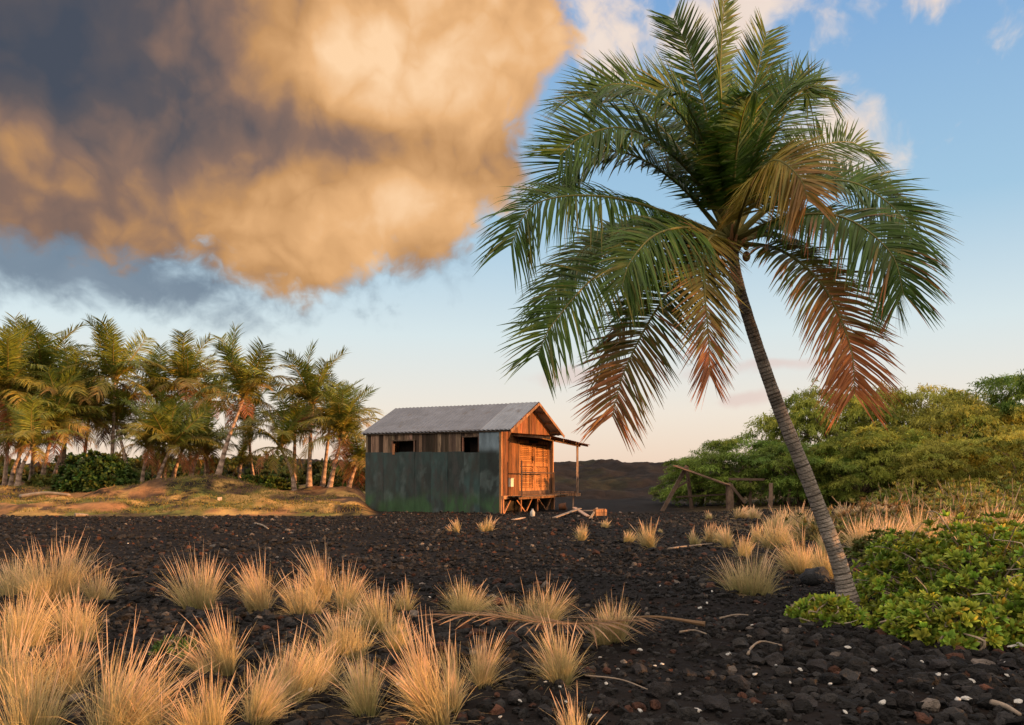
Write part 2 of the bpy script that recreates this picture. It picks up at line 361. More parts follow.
# (curve in photo pixels with depth offset, options)
FR = [
 ([(727, 232, 0), (690, 172, -.35), (632, 130, -.7), (585, 135, -.95), (546, 166, -1.05)], dict(droop=.22, twist=1.25)),
 ([(725, 225, 0), (680, 150, .4), (628, 100, .8), (583, 92, 1.0), (548, 112, 1.1)], dict(droop=.18, twist=.9)),
 ([(722, 232, 0), (665, 212, -.5), (598, 196, -1.0), (535, 204, -1.3), (497, 268, -1.4)], dict(droop=.75, vee=.05)),
 ([(722, 236, 0), (660, 220, .5), (610, 232, .9), (575, 268, 1.2), (560, 300, 1.3)], dict(droop=.7, vee=.05)),
 ([(722, 240, 0), (665, 244, -.6), (600, 273, -1.1), (552, 325, -1.35), (530, 372, -1.4)], dict(droop=.5)),
 ([(724, 244, 0), (690, 270, -.5), (655, 312, -.8), (624, 372, -.95), (606, 440, -1.0)], dict(droop=.3, tip=BROWN, dead=(.3, .9), twist=1.0)),
 ([(724, 240, 0), (680, 250, .4), (640, 290, .7), (615, 345, .8), (602, 395, .85)], dict(droop=.5, tip=BROWN, dead=(.6, .5))),
 ([(722, 244, 0), (712, 236, -.7), (703, 262, -1.0), (708, 330, -1.12), (711, 400, -1.1)], dict(droop=.22, green=YELL*.8, tip=BROWN, dead=(.62, .3), vee=0, leaf=.54)),
 ([(736, 242, 0), (780, 250, -.45), (822, 285, -.8), (850, 345, -.95), (857, 420, -.98)], dict(droop=.45, green=GREEN*.7+YELL*.35, tip=np.array([.37, .125, .04]), dead=(.14, .7), twist=-.9)),
 ([(738, 240, 0), (780, 236, .4), (818, 268, .75), (838, 320, .9), (842, 372, .95)], dict(droop=.6, green=GREEN*.8, tip=BROWN, dead=(.45, .6))),
 ([(738, 234, 0), (785, 218, -.5), (842, 217, -.9), (890, 252, -1.2), (911, 318, -1.3)], dict(droop=.62, vee=.05, tip=BROWN)),
 ([(738, 230, 0), (785, 192, .35), (838, 176, .7), (890, 190, 1.0), (921, 232, 1.15)], dict(droop=.4, vee=.15)),
 ([(736, 226, 0), (770, 180, .5), (808, 150, .95), (850, 142, 1.3), (888, 165, 1.5)], dict(droop=.3)),
 ([(734, 224, 0), (752, 160, -.1), (772, 110, -.15), (795, 82, -.2), (816, 98, -.25)], dict(droop=.3, leaf=.54)),
 ([(732, 222, 0), (742, 150, .2), (752, 95, .35), (762, 50, .45), (769, 22, .5)], dict(droop=.12, leaf=.46)),
 ([(730, 222, 0), (724, 140, -.05), (720, 75, -.05), (723, 20, .0), (726, -22, .0)], dict(droop=.08, leaf=.42, twist=.8)),
 ([(728, 222, 0), (712, 140, .15), (697, 80, .3), (683, 38, .35), (668, 8, .4)], dict(droop=.1, leaf=.48)),
 ([(728, 224, 0), (706, 150, -.45), (690, 110, -.75), (672, 88, -.95), (652, 92, -1.05)], dict(droop=.3, leaf=.54)),
 ([(732, 226, 0), (735, 165, -.4), (742, 118, -.75), (752, 92, -1.0), (762, 96, -1.2)], dict(droop=.35, leaf=.6)),
 ([(734, 232, 0), (752, 184, -.8), (775, 160, -1.25), (800, 178, -1.5), (812, 214, -1.6)], dict(droop=.7, green=YELL*1.05, tip=np.array([.3, .16, .05]), dead=(.5, .6), vee=0, leaf=.54)),
 ([(726, 226, 0), (700, 165, .6), (682, 130, 1.0), (668, 110, 1.3), (650, 118, 1.5)], dict(droop=.3)),
 ([(730, 226, 0), (722, 170, .6), (728, 120, 1.1), (735, 95, 1.4), (742, 90, 1.7)], dict(droop=.3)),
 ([(736, 226, 0), (766, 152, .5), (795, 98, .9), (820, 84, 1.1), (838, 118, 1.3)], dict(droop=.25, leaf=.6)),
 ([(738, 230, 0), (796, 190, -.3), (850, 182, -.5), (898, 212, -.7), (922, 268, -.8)], dict(droop=.4, leaf=.62)),
 ([(738, 236, 0), (795, 222, .6), (850, 232, 1.0), (890, 272, 1.3), (902, 325, 1.4)], dict(droop=.5, leaf=.62)),
 ([(722, 230, 0), (676, 182, -.2), (622, 152, -.4), (575, 160, -.5), (548, 205, -.55)], dict(droop=.25, leaf=.66)),
 ([(724, 226, 0), (690, 130, -.2), (650, 92, -.4), (612, 84, -.5), (580, 104, -.55)], dict(droop=.18, leaf=.6)),
 ([(722, 238, 0), (664, 226, .2), (598, 240, .35), (556, 282, .4), (536, 330, .4)], dict(droop=.5, leaf=.6)),
 ([(722, 238, 0), (690, 228, -.8), (655, 235, -1.3), (630, 262, -1.6), (618, 300, -1.7)], dict(droop=.75, leaf=.54, vee=0)),
]
for k, (cv, op) in enumerate(FR):
    lr = cv[-1][0]-cv[0][0]; o_ = dict(bare=.17, leaf=.60, green=GREEN, tip=np.array([.17, .14, .03]), droop=.30, twist=1.15 if lr < 0 else -1.1); o_.update(op); o_['droop'] *= .42 if cv[-1][1] < 240 else .62
    pts = [pp(*c) for c in cv]; pts[-1] = pts[-1]*.66+pts[-2]*.34; pts[0] = top+(pts[0]-top)*.5
    gg = frond(pts, 150, o_.pop('leaf'), .029, .022, o_.pop('green'), o_.pop('tip'), STEM, seed=500+k, **o_)
    f_ = gg.build('frond', M['frond'], palm)
    if op.get('dead'): f_['label'] = 'drooping frond with reddish brown dying leaflets' if k in (5, 6, 7, 8, 9) else 'yellowing frond arching forward'
# fibrous heart: stubs of cut stalks, flower stalks and young nuts
for k in range(16):
    a = rng.uniform(0, 6.28); d = np.array([math.cos(a), math.sin(a), rng.uniform(.1, 1.0)]); d = unit(d); q0 = top+np.array([0, 0, rng.uniform(-.18, .08)])
    L = rng.uniform(.12, .26)
    G().tube([q0, q0+d*L*.5, q0+d*L+np.array([0, 0, .04])], [.035, .022, .010], 7, (.24, .12, .05)).build('leaf_stub', M['bark'], palm, smooth=True)
for k in range(7):
    a = rng.uniform(3.6, 6.6); d = np.array([math.cos(a)*.16, math.sin(a)*.13, rng.uniform(-.16, -.02)])
    V, T = I2
    G().add(V*np.array([.045, .045, .06])*rng.uniform(.7, 1.1)+top+d, T=T, col=(.26, .10, .03)).build('coconut', M['plain'], palm, smooth=True)

# --- the grove
def gf(L, e0, e1, nl, leaf, wid, green, tip, droop, seed, dead=None):
    t = np.linspace(0, 1, 6); e = np.radians(e0+(e1-e0)*t**1.2)
    x = np.concatenate([[0], np.cumsum(np.cos(e)[:-1])])*L/5; z = np.concatenate([[0], np.cumsum(np.sin(e)[:-1])])*L/5
    P = np.stack([x, x*0+.12*L*t*t*np.random.default_rng(seed).normal(0, .6), z], -1)
    me = frond(P, nl, leaf, wid, .045, green, tip, STEM*.8+np.array([.06, .02, 0]), droop=droop, segs=3, seed=seed, dead=dead).mesh('frond')
    me.materials.append(M['frond']); return me
YG = np.array([.16, .145, .022])
UP = [gf(3.0, 82, 35, 60, .95, .058, GREEN*.8+YG*.5, YELL, .2, 900+i) for i in range(3)]
MID = [gf(3.2, 50, -35, 60, 1.0, .058, YG*1.1 if i % 2 else GREEN*.7+YG*.5, YELL*1.3, .45, 910+i) for i in range(4)]
LOW = [gf(3.1, 10, -72, 54, .95, .056, YG*.9+YELL*.35, np.array([.27, .15, .045]), .6, 920+i, dead=(.45, .7)) for i in range(4)]
DEAD = [gf(2.7, -25, -88, 42, .8, .048, np.array([.27, .15, .05]), BROWN*1.1, .6, 930+i, dead=(.1, .5)) for i in range(3)]
def grove_palm(bpx, bY, cpx, cpy, cY, size, label, bend=.35, seed=0, nf=(5, 8, 7, 3), r=.15, bz=None):
    rr = np.random.default_rng(seed); b = at(bpx, bY); b[2] -= .08
    c = at3(cpx, cpy, cY)
    root = thing('coconut_palm', label, 'palm tree', b, 'coconut palms of the grove')
    mid = b+(c-b)*.5; mid[0] = b[0]+(c[0]-b[0])*bend; mid[1] = b[1]+(c[1]-b[1])*bend
    P, L = catmull([b, mid, c], 40); s = np.linspace(0, 1, 40); ring = (s*L*3.2) % 1
    rad = (r*(1-.42*s)+r*.7*np.exp(-s*L*1.3))*(1+.05*(ring < .5))
    colr = np.where(ring[:, None] < .25, [.2, .14, .11], [.36, .26, .2])*rr.uniform(.8, 1.15)
    G().tube(P, rad, 10, colr).build('trunk', M['palm_bark'], root, smooth=True)
    lc = c-b
    for pool, n, tilt in ((UP, nf[0]+2, .22), (MID, nf[1]+(3 if nf[3] > 2 else 1), .2), (LOW, nf[2]+(3 if nf[3] > 2 else -2), .2), (DEAD, nf[3], .15)):
        a0 = rr.uniform(0, 6.28)
        for k in range(n):
            me = pool[rr.integers(len(pool))]
            link('frond', me, root, lc+rr.normal(0, .05, 3), (rr.normal(0, tilt), rr.normal(0, tilt), a0+k/n*6.283+rr.normal(0, .25)), size*rr.uniform(.82, 1.12)*(1.02 if pool is UP else .9 if pool is MID else (.92 if nf[3] > 2 else .76)))
    return root
GP = [
 (4, 50, 13, 378, 50, 1.1, 'tall back row palm at the far left whose top shows above the skirted ones', .5, (6, 8, 7, 4)),
 (40, 43, 55, 424, 43, .85, 'short palm with a heavy orange skirt just left of the round dark shrub', .4, (4, 8, 8, 6)),
 (80, 47, 90, 412, 47, .9, 'palm with golden drooping fronds whose crown touches the tall straight palm', .5, (4, 9, 8, 5)),
 (18, 46, 20, 418, 46, .95, 'palm with dense orange brown fronds above the two leaning grey trunks', .5, (4, 9, 9, 6)),
 (9, 42, 27, 441, 42, .75, 'grey trunked young palm at the far left, leaning to the right from a bare mound', .3, (3, 6, 5, 1)),
 (17, 40, 33, 446, 40.3, .72, 'short palm with two-tone grey trunk, standing on the bank second from the left edge', .3, (3, 6, 4, 2)),
 (-8, 44, 6, 392, 44, 1.12, 'tall palm cut by the left edge with many dry orange hanging fronds', .4, (4, 8, 9, 6)),
 (30, 47, 44, 378, 47, 1.12, 'tall palm with dark spiky top above the orange skirt of dry fronds', .4, (6, 8, 9, 4)),
 (62, 45, 68, 398, 45, 1.0, 'palm with long arching orange fronds left of the tall single-spire palm', .5, (4, 8, 9, 5)),
 (50, 52, 78, 402, 53, .95, 'palm half hidden behind the orange fronds over the round dark shrub', .5, (4, 8, 6, 2)),
 (111, 45, 115, 380, 45, 1.02, 'tall straight palm standing alone over the round dark shrub', .5, (7, 8, 6, 1)),
 (128, 44, 116, 424, 45.5, .9, 'palm with pink lit trunk leaning left behind the round dark shrub', .25, (3, 8, 7, 2)),
 (141, 43, 149, 447, 43, .8, 'short palm with pale pink trunk just right of the round dark shrub', .3, (3, 8, 6, 2)),
 (153, 42, 171, 447, 42.5, .8, 'short palm leaning strongly right at the low grassy mound', .45, (3, 8, 6, 2)),
 (166, 45, 163, 438, 45, .8, 'slender upright palm between two leaning short palms at the grassy mound', .6, (3, 8, 5, 1)),
 (170, 45, 184, 446, 45.5, .82, 'leaning palm behind the low grassy mound with stiff green crown', .4, (3, 8, 6, 2)),
 (160, 50, 157, 396, 50, .98, 'tall palm behind the short pink trunked ones, crown above their crowns', .5, (5, 8, 7, 2)),
 (188, 44, 202, 446, 44, .82, 'short thick palm at the left foot of the orange earth mound', .35, (3, 8, 6, 2)),
 (193, 49, 185, 388, 49, .98, 'tall palm with narrow pointed crown left of the widest leaning palm', .5, (7, 7, 7, 3)),
 (210, 46, 206, 456, 46, .72, 'small palm half behind the orange earth mound', .5, (3, 6, 5, 1)),
 (205, 52, 209, 402, 52, .95, 'tall palm crowded against the left side of the widest leaning palm', .5, (4, 8, 7, 2)),
 (217, 41, 244, 398, 41.5, 1.0, 'big palm with long curved pink trunk rising from the orange earth mound', .42, (7, 8, 7, 2)),
 (238, 46, 241, 463, 46, .5, 'tiny young palm under the big curved palm', .5, (3, 6, 3, 1)),
 (255, 47, 249, 428, 47, .78, 'thin palm with slim dark trunk right of the big curved palm', .7, (3, 6, 6, 1)),
 (295, 42, 280, 447, 42, .78, 'short palm with a trunk bowed to the left near the grassy bank', .25, (3, 7, 6, 1)),
 (294, 46, 295, 424, 46, .82, 'slim upright palm behind the bowed trunk', .5, (3, 8, 6, 2)),
 (309, 43.5, 313, 404, 44, .95, 'tall wavy trunked palm with a wide crown, second tall palm from the shack', .3, (6, 8, 6, 1)),
 (322, 46, 330, 424, 46, .85, 'thin palm between the wavy trunked palm and the yellow fronded palm', .5, (3, 6, 5, 3)),
 (328, 42, 342, 437, 42, .95, 'palm with upright yellow green fronds, nearest tall palm to the shack', .45, (6, 8, 5, 2)),
 (348, 43, 359, 460, 43, .62, 'small leaning palm right beside the end of the shack with dry orange fronds', .4, (2, 5, 5, 3)),
]
for k, (bp, bY, cp, cy, cY, sz, lb, bend, nf) in enumerate(GP):
    grove_palm(bp, bY, cp, cy, cY, sz, lb, bend, 40+k, nf, r=.105 if sz > .8 else .09)

# ------------------------------------------------------------------ the shack
CN = np.array([-.46, 33.0, 0.0]); CN[2] = 0
A = np.array([-.891, .4545, 0]); Bv = np.array([.4545, .891, 0]); OUT = -A; UPZ = np.array([0, 0, 1.])
LEN, WID = 6.33, 4.84
def h(a, b, z): return CN+A*a+Bv*b+UPZ*z          # a along the long wall, b along the gable, z up
hc = h(LEN/2, WID/2, 0)
hut = thing('wooden_shack', 'weathered shack with corrugated metal roof, dark green sheet wall and orange lit plank gable', 'shack', hc)
ZF, ZE, ZR = .67, 3.24, 4.42                       # floor, eave, ridge
def wood(): 
    k = rng.uniform(.22, 1.2); return np.array([.235, .092, .037])*k*rng.uniform(.93, 1.07, 3)
def greywood():
    k = rng.uniform(.2, 1.4)**1.3; return np.array([.17, .115, .08])*k*rng.uniform(.93, 1.07, 3)
# long wall: upper plank band with two openings, lower sheets
px2a = lambda px: (lambda u: (-.46-u*33)/(.891+u*.4545))((px-512)/F)
w1 = (px2a(414.5), px2a(392.5)); w2 = (px2a(479), px2a(463)); shr = px2a(480)
g = G(); a = shr+.01; ZS = 2.42                    # sheets end here
while a < LEN-.02:
    w = min(rng.uniform(.13, .23), LEN-a)
    z0, z1 = ZS-rng.uniform(0.02, .06), ZE-.02
    segs = [(z0, z1)]
    for (q0, q1), (o0, o1) in ((w1, (ZS-.1, 2.90)), (w2, (ZS-.1, 2.99))):
        if a+w > q0 and a < q1: segs = [(max(o1, z0), z1)]
    for (k0, k1) in segs:
        g.box(h(a+.004, -.01-rng.uniform(0, .012), k0), A*(w-.008), Bv*.03, UPZ*(k1-k0), greywood())
    a += w
wl = g.build('plank_wall', M['wood'], hut)
wl['label'] = 'grey brown plank band under the eave'
edges = [0.03]+[px2a(p) for p in (480, 464.5, 448, 432, 415, 399.5, 383.5)]+[LEN]
g = G()
for k in range(len(edges)-1):
    e0, e1 = edges[k], edges[k+1]; top_z = 3.14 if k == 0 else (2.36 if k == 1 else ZS+rng.uniform(-.03, .03))
    n = 13; off = -.045-.01*(k % 2)
    tone = rng.uniform(.6, 1.35)
    nz_ = 44
    aa, zz = np.meshgrid(np.linspace(e0-.012, e1+.012*(k % 3 != 1)-.004*(k % 3 == 1), n), np.linspace(-.12, top_z, nz_))
    bump = off+.02*fbm(aa*1.3+k*7, zz*1.3, 3, 91)
    V = (CN+A*aa[..., None]+Bv*bump[..., None]+UPZ*zz[..., None]).reshape(-1, 3)
    V2 = V+Bv*.006
    i = np.arange(nz_-1)[:, None]*n; j = np.arange(n-1)[None]
    Q = np.stack([i+j, i+j+n, i+j+n+1, i+j+1], -1).reshape(-1, 4)
    moss = sstep(1.0, .25, zz+.6*fbm(aa*1.4, zz*2, 3, 93)+(.5 if k in (1, 2) else 0)*0)*sstep(-.12, .06, fbm(aa*1.1+3, zz*.9, 3, 95)+.06)
    pa = sstep(-.06, .10, fbm(aa*1.6+k*3, zz*.9, 4, 97))[..., None]; pb = sstep(.08, .2, fbm(aa*2.5, zz*1.5+k, 4, 99))[..., None]; rs = sstep(.10, .2, fbm(aa*5+k, zz*.8, 4, 101)-.05*zz+.05)[..., None]
    c = np.array([.017, .036, .036])*tone*pa+np.array([.018, .028, .027])*tone*(1-pa); c = c*(1-pb)+np.array([.045, .066, .066])*pb; c = c*(1-.35*rs)+np.array([.036, .024, .016])*.35*rs
    c = c*(1+.8*fbm(aa*7, zz*2.5, 3, 103))[..., None]
    c = c*(1-moss[..., None])+np.array([.026, .068, .026])*moss[..., None]
    blue = sstep(2.3, 2.6, zz)*(k == 0)*sstep(-.4, 0, fbm(aa*4, zz*3, 2, 98)+.2); c = c*(1-blue[..., None])+np.array([.13, .18, .22])*blue[..., None]
    g.add(V, Q[:, ::-1], col=c.reshape(-1, 3)); g.add(V2, Q, col=c.reshape(-1, 3))
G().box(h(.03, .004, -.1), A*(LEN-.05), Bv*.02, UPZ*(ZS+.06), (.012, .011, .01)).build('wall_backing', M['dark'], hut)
sh = g.build('sheet_wall', M['sheet'], hut, smooth=True); sh['label'] = 'dark green metal sheets with mossy feet'
for (q0, q1), z1 in ((w1, 2.90), (w2, 2.99)):
    f = G()
    f.box(h(q0-.03, -.03, ZS-.04), A*.06, Bv*.06, UPZ*(z1-ZS+.02), (.12, .07, .05)); f.box(h(q1-.03, -.03, ZS-.04), A*.06, Bv*.06, UPZ*(z1-ZS+.02), (.19, .09, .06))
    f.box(h(q0-.03, -.036, z1-.03), A*(q1-q0+.06), Bv*.06, UPZ*.05, (.10, .07, .05))
    wf = f.build('window', M['wood'], hut)
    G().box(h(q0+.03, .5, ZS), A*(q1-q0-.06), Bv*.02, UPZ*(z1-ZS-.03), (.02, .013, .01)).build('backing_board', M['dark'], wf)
# a loose shutter plank half across the first opening
G().bar(h(w1[1]-.09, -.06, ZS-.10), h(w1[1]-.11, -.06, 2.76), .1, .02, (.3, .13, .06), side=Bv).build('loose_board', M['wood'], hut)
# other walls
g = G()
g.box(h(LEN-.05, .03, .0), A*.04, Bv*(WID-.03), UPZ*(ZE), (.12, .09, .07)); g.box(h(.06, WID-.04, 0), A*(LEN-.12), Bv*.04, UPZ*(ZE-.02), (.12, .09, .07))
g.add([h(LEN-.03, 0, ZE), h(LEN-.03, WID, ZE), h(LEN-.03, WID/2, ZR-.03)], T=[(0, 2, 1)], col=(.12, .09, .07))
g.build('rear_wall', M['wood'], hut)
G().box(h(.06, .03, ZF-.14), A*(LEN-.12), Bv*(WID-.06), UPZ*.12, (.10, .07, .05)).build('floor', M['wood'], hut)
# gable wall: vertical boards cut to the roof line, leaving the doorway open
D0, D1, DZ0, DZ1 = 1.54, 4.40, .84, 2.90
g = G(); b = .0
while b < WID-.01:
    w = min(rng.uniform(.14, .24), WID-b); zc = lambda q: ZE-.01+(ZR-ZE)*(1-abs(q-WID/2)/(WID/2))-.02
    za, zb = zc(b), zc(b+w); off = rng.uniform(-.012, .012); c = wood()
    def slab(lo, ha, hb, cc):
        o = h(-.02+off, b+.003, 0); V = []
        for dx in (0, .024):
            V += [h(-.02-off-dx, b+.003, lo), h(-.02-off-dx, b+w-.003, lo), h(-.02-off-dx, b+w-.003, hb), h(-.02-off-dx, b+.003, ha)]
        Q = [(0, 1, 2, 3), (7, 6, 5, 4), (0, 4, 5, 1), (1, 5, 6, 2), (2, 6, 7, 3), (3, 7, 4, 0)]
        g.add(V, Q, col=cc)
    if b+w > D0 and b < D1: slab(DZ1+.05, za, zb, c)
    else: slab(ZF-.03+rng.uniform(-.03, .02), za, zb, c*.72)
    b += w
gw = g.build('gable_wall', M['wood'], hut); gw['label'] = 'warm brown vertical plank gable'
# doors: two louvered leaves
dm = (D0+D1)/2
for (d0, d1) in ((D0, dm-.015), (dm+.015, D1)):
    f = G(); cc = np.array([.36, .16, .06])
    for q in (d0, d1-.10): f.box(h(.0, q, DZ0), OUT*.045, Bv*.10, UPZ*(DZ1-DZ0), cc*rng.uniform(.85, 1.1))
    for z in (DZ0, DZ0+1.0, DZ1-.12): f.box(h(.003, d0+.10, z), OUT*.04, Bv*(d1-d0-.20), UPZ*.12, cc*.95)
    df = f.build('door', M['wood'], hut)
    s_ = G(); z = DZ0+.13
    while z < DZ1-.16:
        if not (DZ0+.97 < z < DZ0+1.12):
            p0, p1 = h(.02, d0+.09, z), h(.02, d1-.09, z)
            k = rng.uniform(.75, 1.2)
            s_.box(p0, p1-p0, OUT*.045-UPZ*.05, UPZ*.012, np.array([.40, .18, .065])*k)
        z += .075
    s_.build('louver_panel', M['wood'], df)
    G().box(h(.03, d0+.05, DZ0+.05), OUT*.004, Bv*(d1-d0-.1), UPZ*(DZ1-DZ0-.1), (.10, .05, .025)).build('backing', M['wood'], df)
g = G(); g.box(h(-.046, dm-.20, DZ0+1.22), OUT*.03, Bv*.07, UPZ*.2, (.05, .03, .02)); g.build('latch', M['iron'], hut)
fr = G()
for q in (D0-.09, D1+.005): fr.box(h(-.04, q, ZF+.02), OUT*.03, Bv*.085, UPZ*(DZ1-ZF+.05), (.2, .10, .05))
fr.box(h(-.043, D0-.09, DZ1+.0), OUT*.03, Bv*(D1-D0+.18), UPZ*.10, (.07, .045, .03)); fr.box(h(-.04, D0, ZF+.02), OUT*.05, Bv*(D1-D0), UPZ*.15, (.10, .06, .04))
fr.build('door_frame', M['wood'], hut)
# sign-like dark vent above the doors, pale box on the wall
G().box(h(-.075, 2.45, DZ1-.10), OUT*.03, Bv*.75, UPZ*.11, (.012, .012, .014)).build('vent', M['dark'], hut)
mb = G(); mb.box(h(-.05, .62, 1.02), OUT*.10, Bv*.24, UPZ*.32, (.58, .50, .40)); mb.box(h(-.046, .60, 1.34), OUT*.12, Bv*.28, UPZ*.025, (.4, .34, .27))
mb.build('meter_box', M['plain'], hut)
# corner posts
for (q, cc) in ((-.03, (.30, .15, .07)), (WID-.05, (.34, .17, .08))):
    G().box(h(.035, q, -.1), OUT*.10, Bv*.09, UPZ*(ZE+.08), cc).build('corner_post', M['wood'], hut)
# roof
def slope(a0, a1, side, colr, lift=0.0, res=.035):
    g = G(); na = max(2, int((a1-a0)/res)); aa = np.linspace(a0, a1, na); m = 9
    t = np.linspace(0, 1, m)
    ov = .13
    half = WID/2+ov; slopez = (ZR-ZE)/(WID/2)
    AA, TT = np.meshgrid(aa, t)
    bb = WID/2+side*half*TT; zz = ZR+.03-slopez*half*TT+.013*np.sin(AA*2*np.pi/.19)+lift+.02*fbm(AA*.7+9, TT*2+side, 2, 15)
    V = CN+A*AA[..., None]+Bv*bb[..., None]+UPZ*zz[..., None]
    V = V.reshape(-1, 3); i = np.arange(m-1)[:, None]*na; j = np.arange(na-1)[None]
    Q = np.stack([i+j, i+j+1, i+j+na+1, i+j+na], -1).reshape(-1, 4)
    if side > 0: Q = Q[:, ::-1]
    c = np.asarray(colr)
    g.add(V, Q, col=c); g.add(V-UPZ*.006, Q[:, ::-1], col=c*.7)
    return g
EO = .52
rf = slope(.72, LEN+.2, -1, (.125, .13, .148)).build('roof', M['roof'], hut, smooth=True); rf['label'] = 'old grey corrugated roofing'
n_ = slope(-EO, .80, -1, (.175, .19, .215), .012).build('newer_sheet', M['roof'], rf, smooth=True); n_['label'] = 'paler newer roof sheet at the gable end'
slope(-EO, LEN+.2, 1, (.30, .28, .27)).build('rear_slope', M['roof'], rf, smooth=True)
g = G()
for sd in (-1, 1):
    p0 = h(-EO, WID/2, ZR+.05); p1 = h(-EO, WID/2+sd*(WID/2+.13), ZE+.05-(ZR-ZE)/(WID/2)*.13)
    g.bar(p0-UPZ*.09+OUT*.012, p1-UPZ*.09+OUT*.012, .022, .11, (.21, .11, .055), side=UPZ)
g.build('barge_board', M['wood'], rf)
g = G()
for b in np.linspace(.25, WID-.25, 7):
    z = ZR-(ZR-ZE)*abs(b-WID/2)/(WID/2)-.045
    g.bar(h(-EO+.02, b, z), h(.2, b, z), .05, .07, (.22, .12, .06))
g.build('rafter_end', M['wood'], rf)
G().bar(h(-EO+.04, -.07, ZE-.05), h(LEN+.1, -.07, ZE-.05), .03, .11, (.06, .045, .035)).build('fascia', M['wood'], rf)
# lean-to awning
g = G(); na = 44
bb = np.linspace(.84, WID+.05, na); oo = np.linspace(0, 1.72, 6); BB, OO = np.meshgrid(bb, oo)
zz = 3.13-.08*OO-.055*(BB-.84)*OO/1.72+.012*np.sin(BB*2*np.pi/.19)+.05*fbm(BB, OO, 2, 18)
V = (CN+OUT*(OO[..., None]+.05)+Bv*BB[..., None]+UPZ*zz[..., None]).reshape(-1, 3)
i = np.arange(5)[:, None]*na; j = np.arange(na-1)[None]; Q = np.stack([i+j, i+j+na, i+j+na+1, i+j+1], -1).reshape(-1, 4)
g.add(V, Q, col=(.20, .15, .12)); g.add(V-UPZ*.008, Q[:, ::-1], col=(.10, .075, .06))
aw = g.build('porch_roof', M['iron'], hut, smooth=True)
g = G()
for b in (.95, 2.2, 3.5, WID-.04): g.bar(h(-.04, b, 3.06), h(-1.70, b, 2.92-.05*(b-.84)), .05, .08, (.20, .11, .06))
g.bar(h(-1.30, .9, 2.92), h(-1.30, WID+.02, 2.72), .06, .07, (.16, .09, .05))
g.build('awning_rafter', M['wood'], aw)
# porch deck, posts and rails
g = G(); o = .03
while o < .62:
    w = rng.uniform(.11, .15); g.box(h(-o-.02, .35, ZF-.045+rng.uniform(0, .01)), OUT*(w-.008), Bv*(WID-.36), UPZ*.035, greywood()*.8); o += w
g.bar(h(-.64, .35, ZF-.09), h(-.64, WID-.01, ZF-.075), .04, .09, (.17, .09, .05)); g.build('porch_deck', M['wood'], hut)
OP = h(-1.20, WID-.02, 0)
G().box(OP+np.array([-.045, -.045, ZF-.10]), (.09, 0, 0), (0, .09, 0), (0, 0, 2.74-ZF+.10), (.36, .24, .17)).build('porch_post', M['wood'], hut)
G().bar(h(-.03, WID-.02, ZF-.02), h(-1.32, WID-.02, ZF-.02), .08, .12, (.40, .22, .12)).build('deck_beam', M['wood'], hut)
G().bar(h(-.08, WID-.02, ZF+.10), h(-1.22, WID-.02, ZF+.08), .04, .05, (.34, .2, .12)).build('lower_rail', M['wood'], hut)
G().bar(h(-1.02, WID-.02, ZF-.05), h(-1.14, WID-.35, -.02), .06, .06, (.2, .12, .08)).build('brace', M['wood'], hut)
rl = G()
rl.bar(h(-.60, .62, 1.58), h(-.60, 3.75, 1.56), .05, .05, (.05, .035, .03)); rl.build('railing', M['wood'], hut)
for b in (.66, 3.7): G().bar(h(-.60, b, ZF-.1), h(-.60, b, 1.60 if b > 1 else 2.05), .05, .05, (.07, .045, .035)).build('railing_post', M['wood'], hut)
# underframe
for b in (.02, 1.55, 3.1, WID-.05):
    G().box(h(-.03, b, -.1), OUT*.09, Bv*.09, UPZ*(ZF-.0), (.32, .15, .08)).build('leg', M['wood'], hut)
for (b0, z0, b1, z1) in ((.10, -.02, .75, ZF-.08), (1.05, ZF-.1, 1.98, -.02), (2.06, .02, 2.65, ZF-.1), (3.1, ZF-.1, 4.0, -.02), (4.05, .0, 4.55, ZF-.1)):
    G().bar(h(-.10, b0, z0), h(-.10, b1, z1), .05, .06, (.36, .17, .09), side=OUT).build('brace', M['wood'], hut)
G().bar(h(-.115, 0, ZF-.06), h(-.115, WID, ZF-.06), .06, .13, (.33, .16, .08), side=UPZ).build('sill_beam', M['wood'], hut)
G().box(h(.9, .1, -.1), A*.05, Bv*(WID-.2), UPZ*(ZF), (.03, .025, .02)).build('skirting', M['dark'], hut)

# odds and ends by the porch
def plank(p, q, w, t, c, label, name='plank', m='timber'):
    p = np.asarray(p); q = np.asarray(q); mid = (p+q)/2
    o = G().bar(p, q, w, t, c).build(name, M[m], org=mid); return tag(o, label, 'plank', 'loose planks by the porch')
def gp(px, py, dz): 
    p = foot(px, py); p[2] += dz; return p
plank(gp(554, 520, .05), gp(580, 514, .22), .12, .03, (.22, .17, .13), 'grey plank propped on the pile right of the porch, lower end to the left')
plank(gp(571, 513.5, .12), gp(604, 514, .16), .12, .04, (.30, .2, .14), 'plank lying level along the top of the porch side pile')
plank(gp(574, 513, .24), gp(588, 518, .04), .14, .03, (.38, .24, .17), 'short pinkish plank sloping down to the right in the pile')
plank(gp(513, 521, .03), gp(524, 519, .04), .12, .03, (.42, .3, .22), 'short pale plank lying flat in front of the porch')
plank(gp(590, 521, .03), gp(597, 514.5, .22), .07, .04, (.26, .17, .1), 'thin stick leaning up against the orange wooden box')
p = gp(600, 517, 0)
bx = thing('wooden_box', 'small orange lit wooden box at the end of the plank pile', 'box', p)
g = G(); a_ = unit(np.array([.95, .25, 0])); b_ = np.array([-a_[1], a_[0], 0])
for z in (.02, .13): g.box(p-a_*.2-b_*.15+UPZ*z, a_*.4, b_*.3, UPZ*.10, (.42, .2, .09))
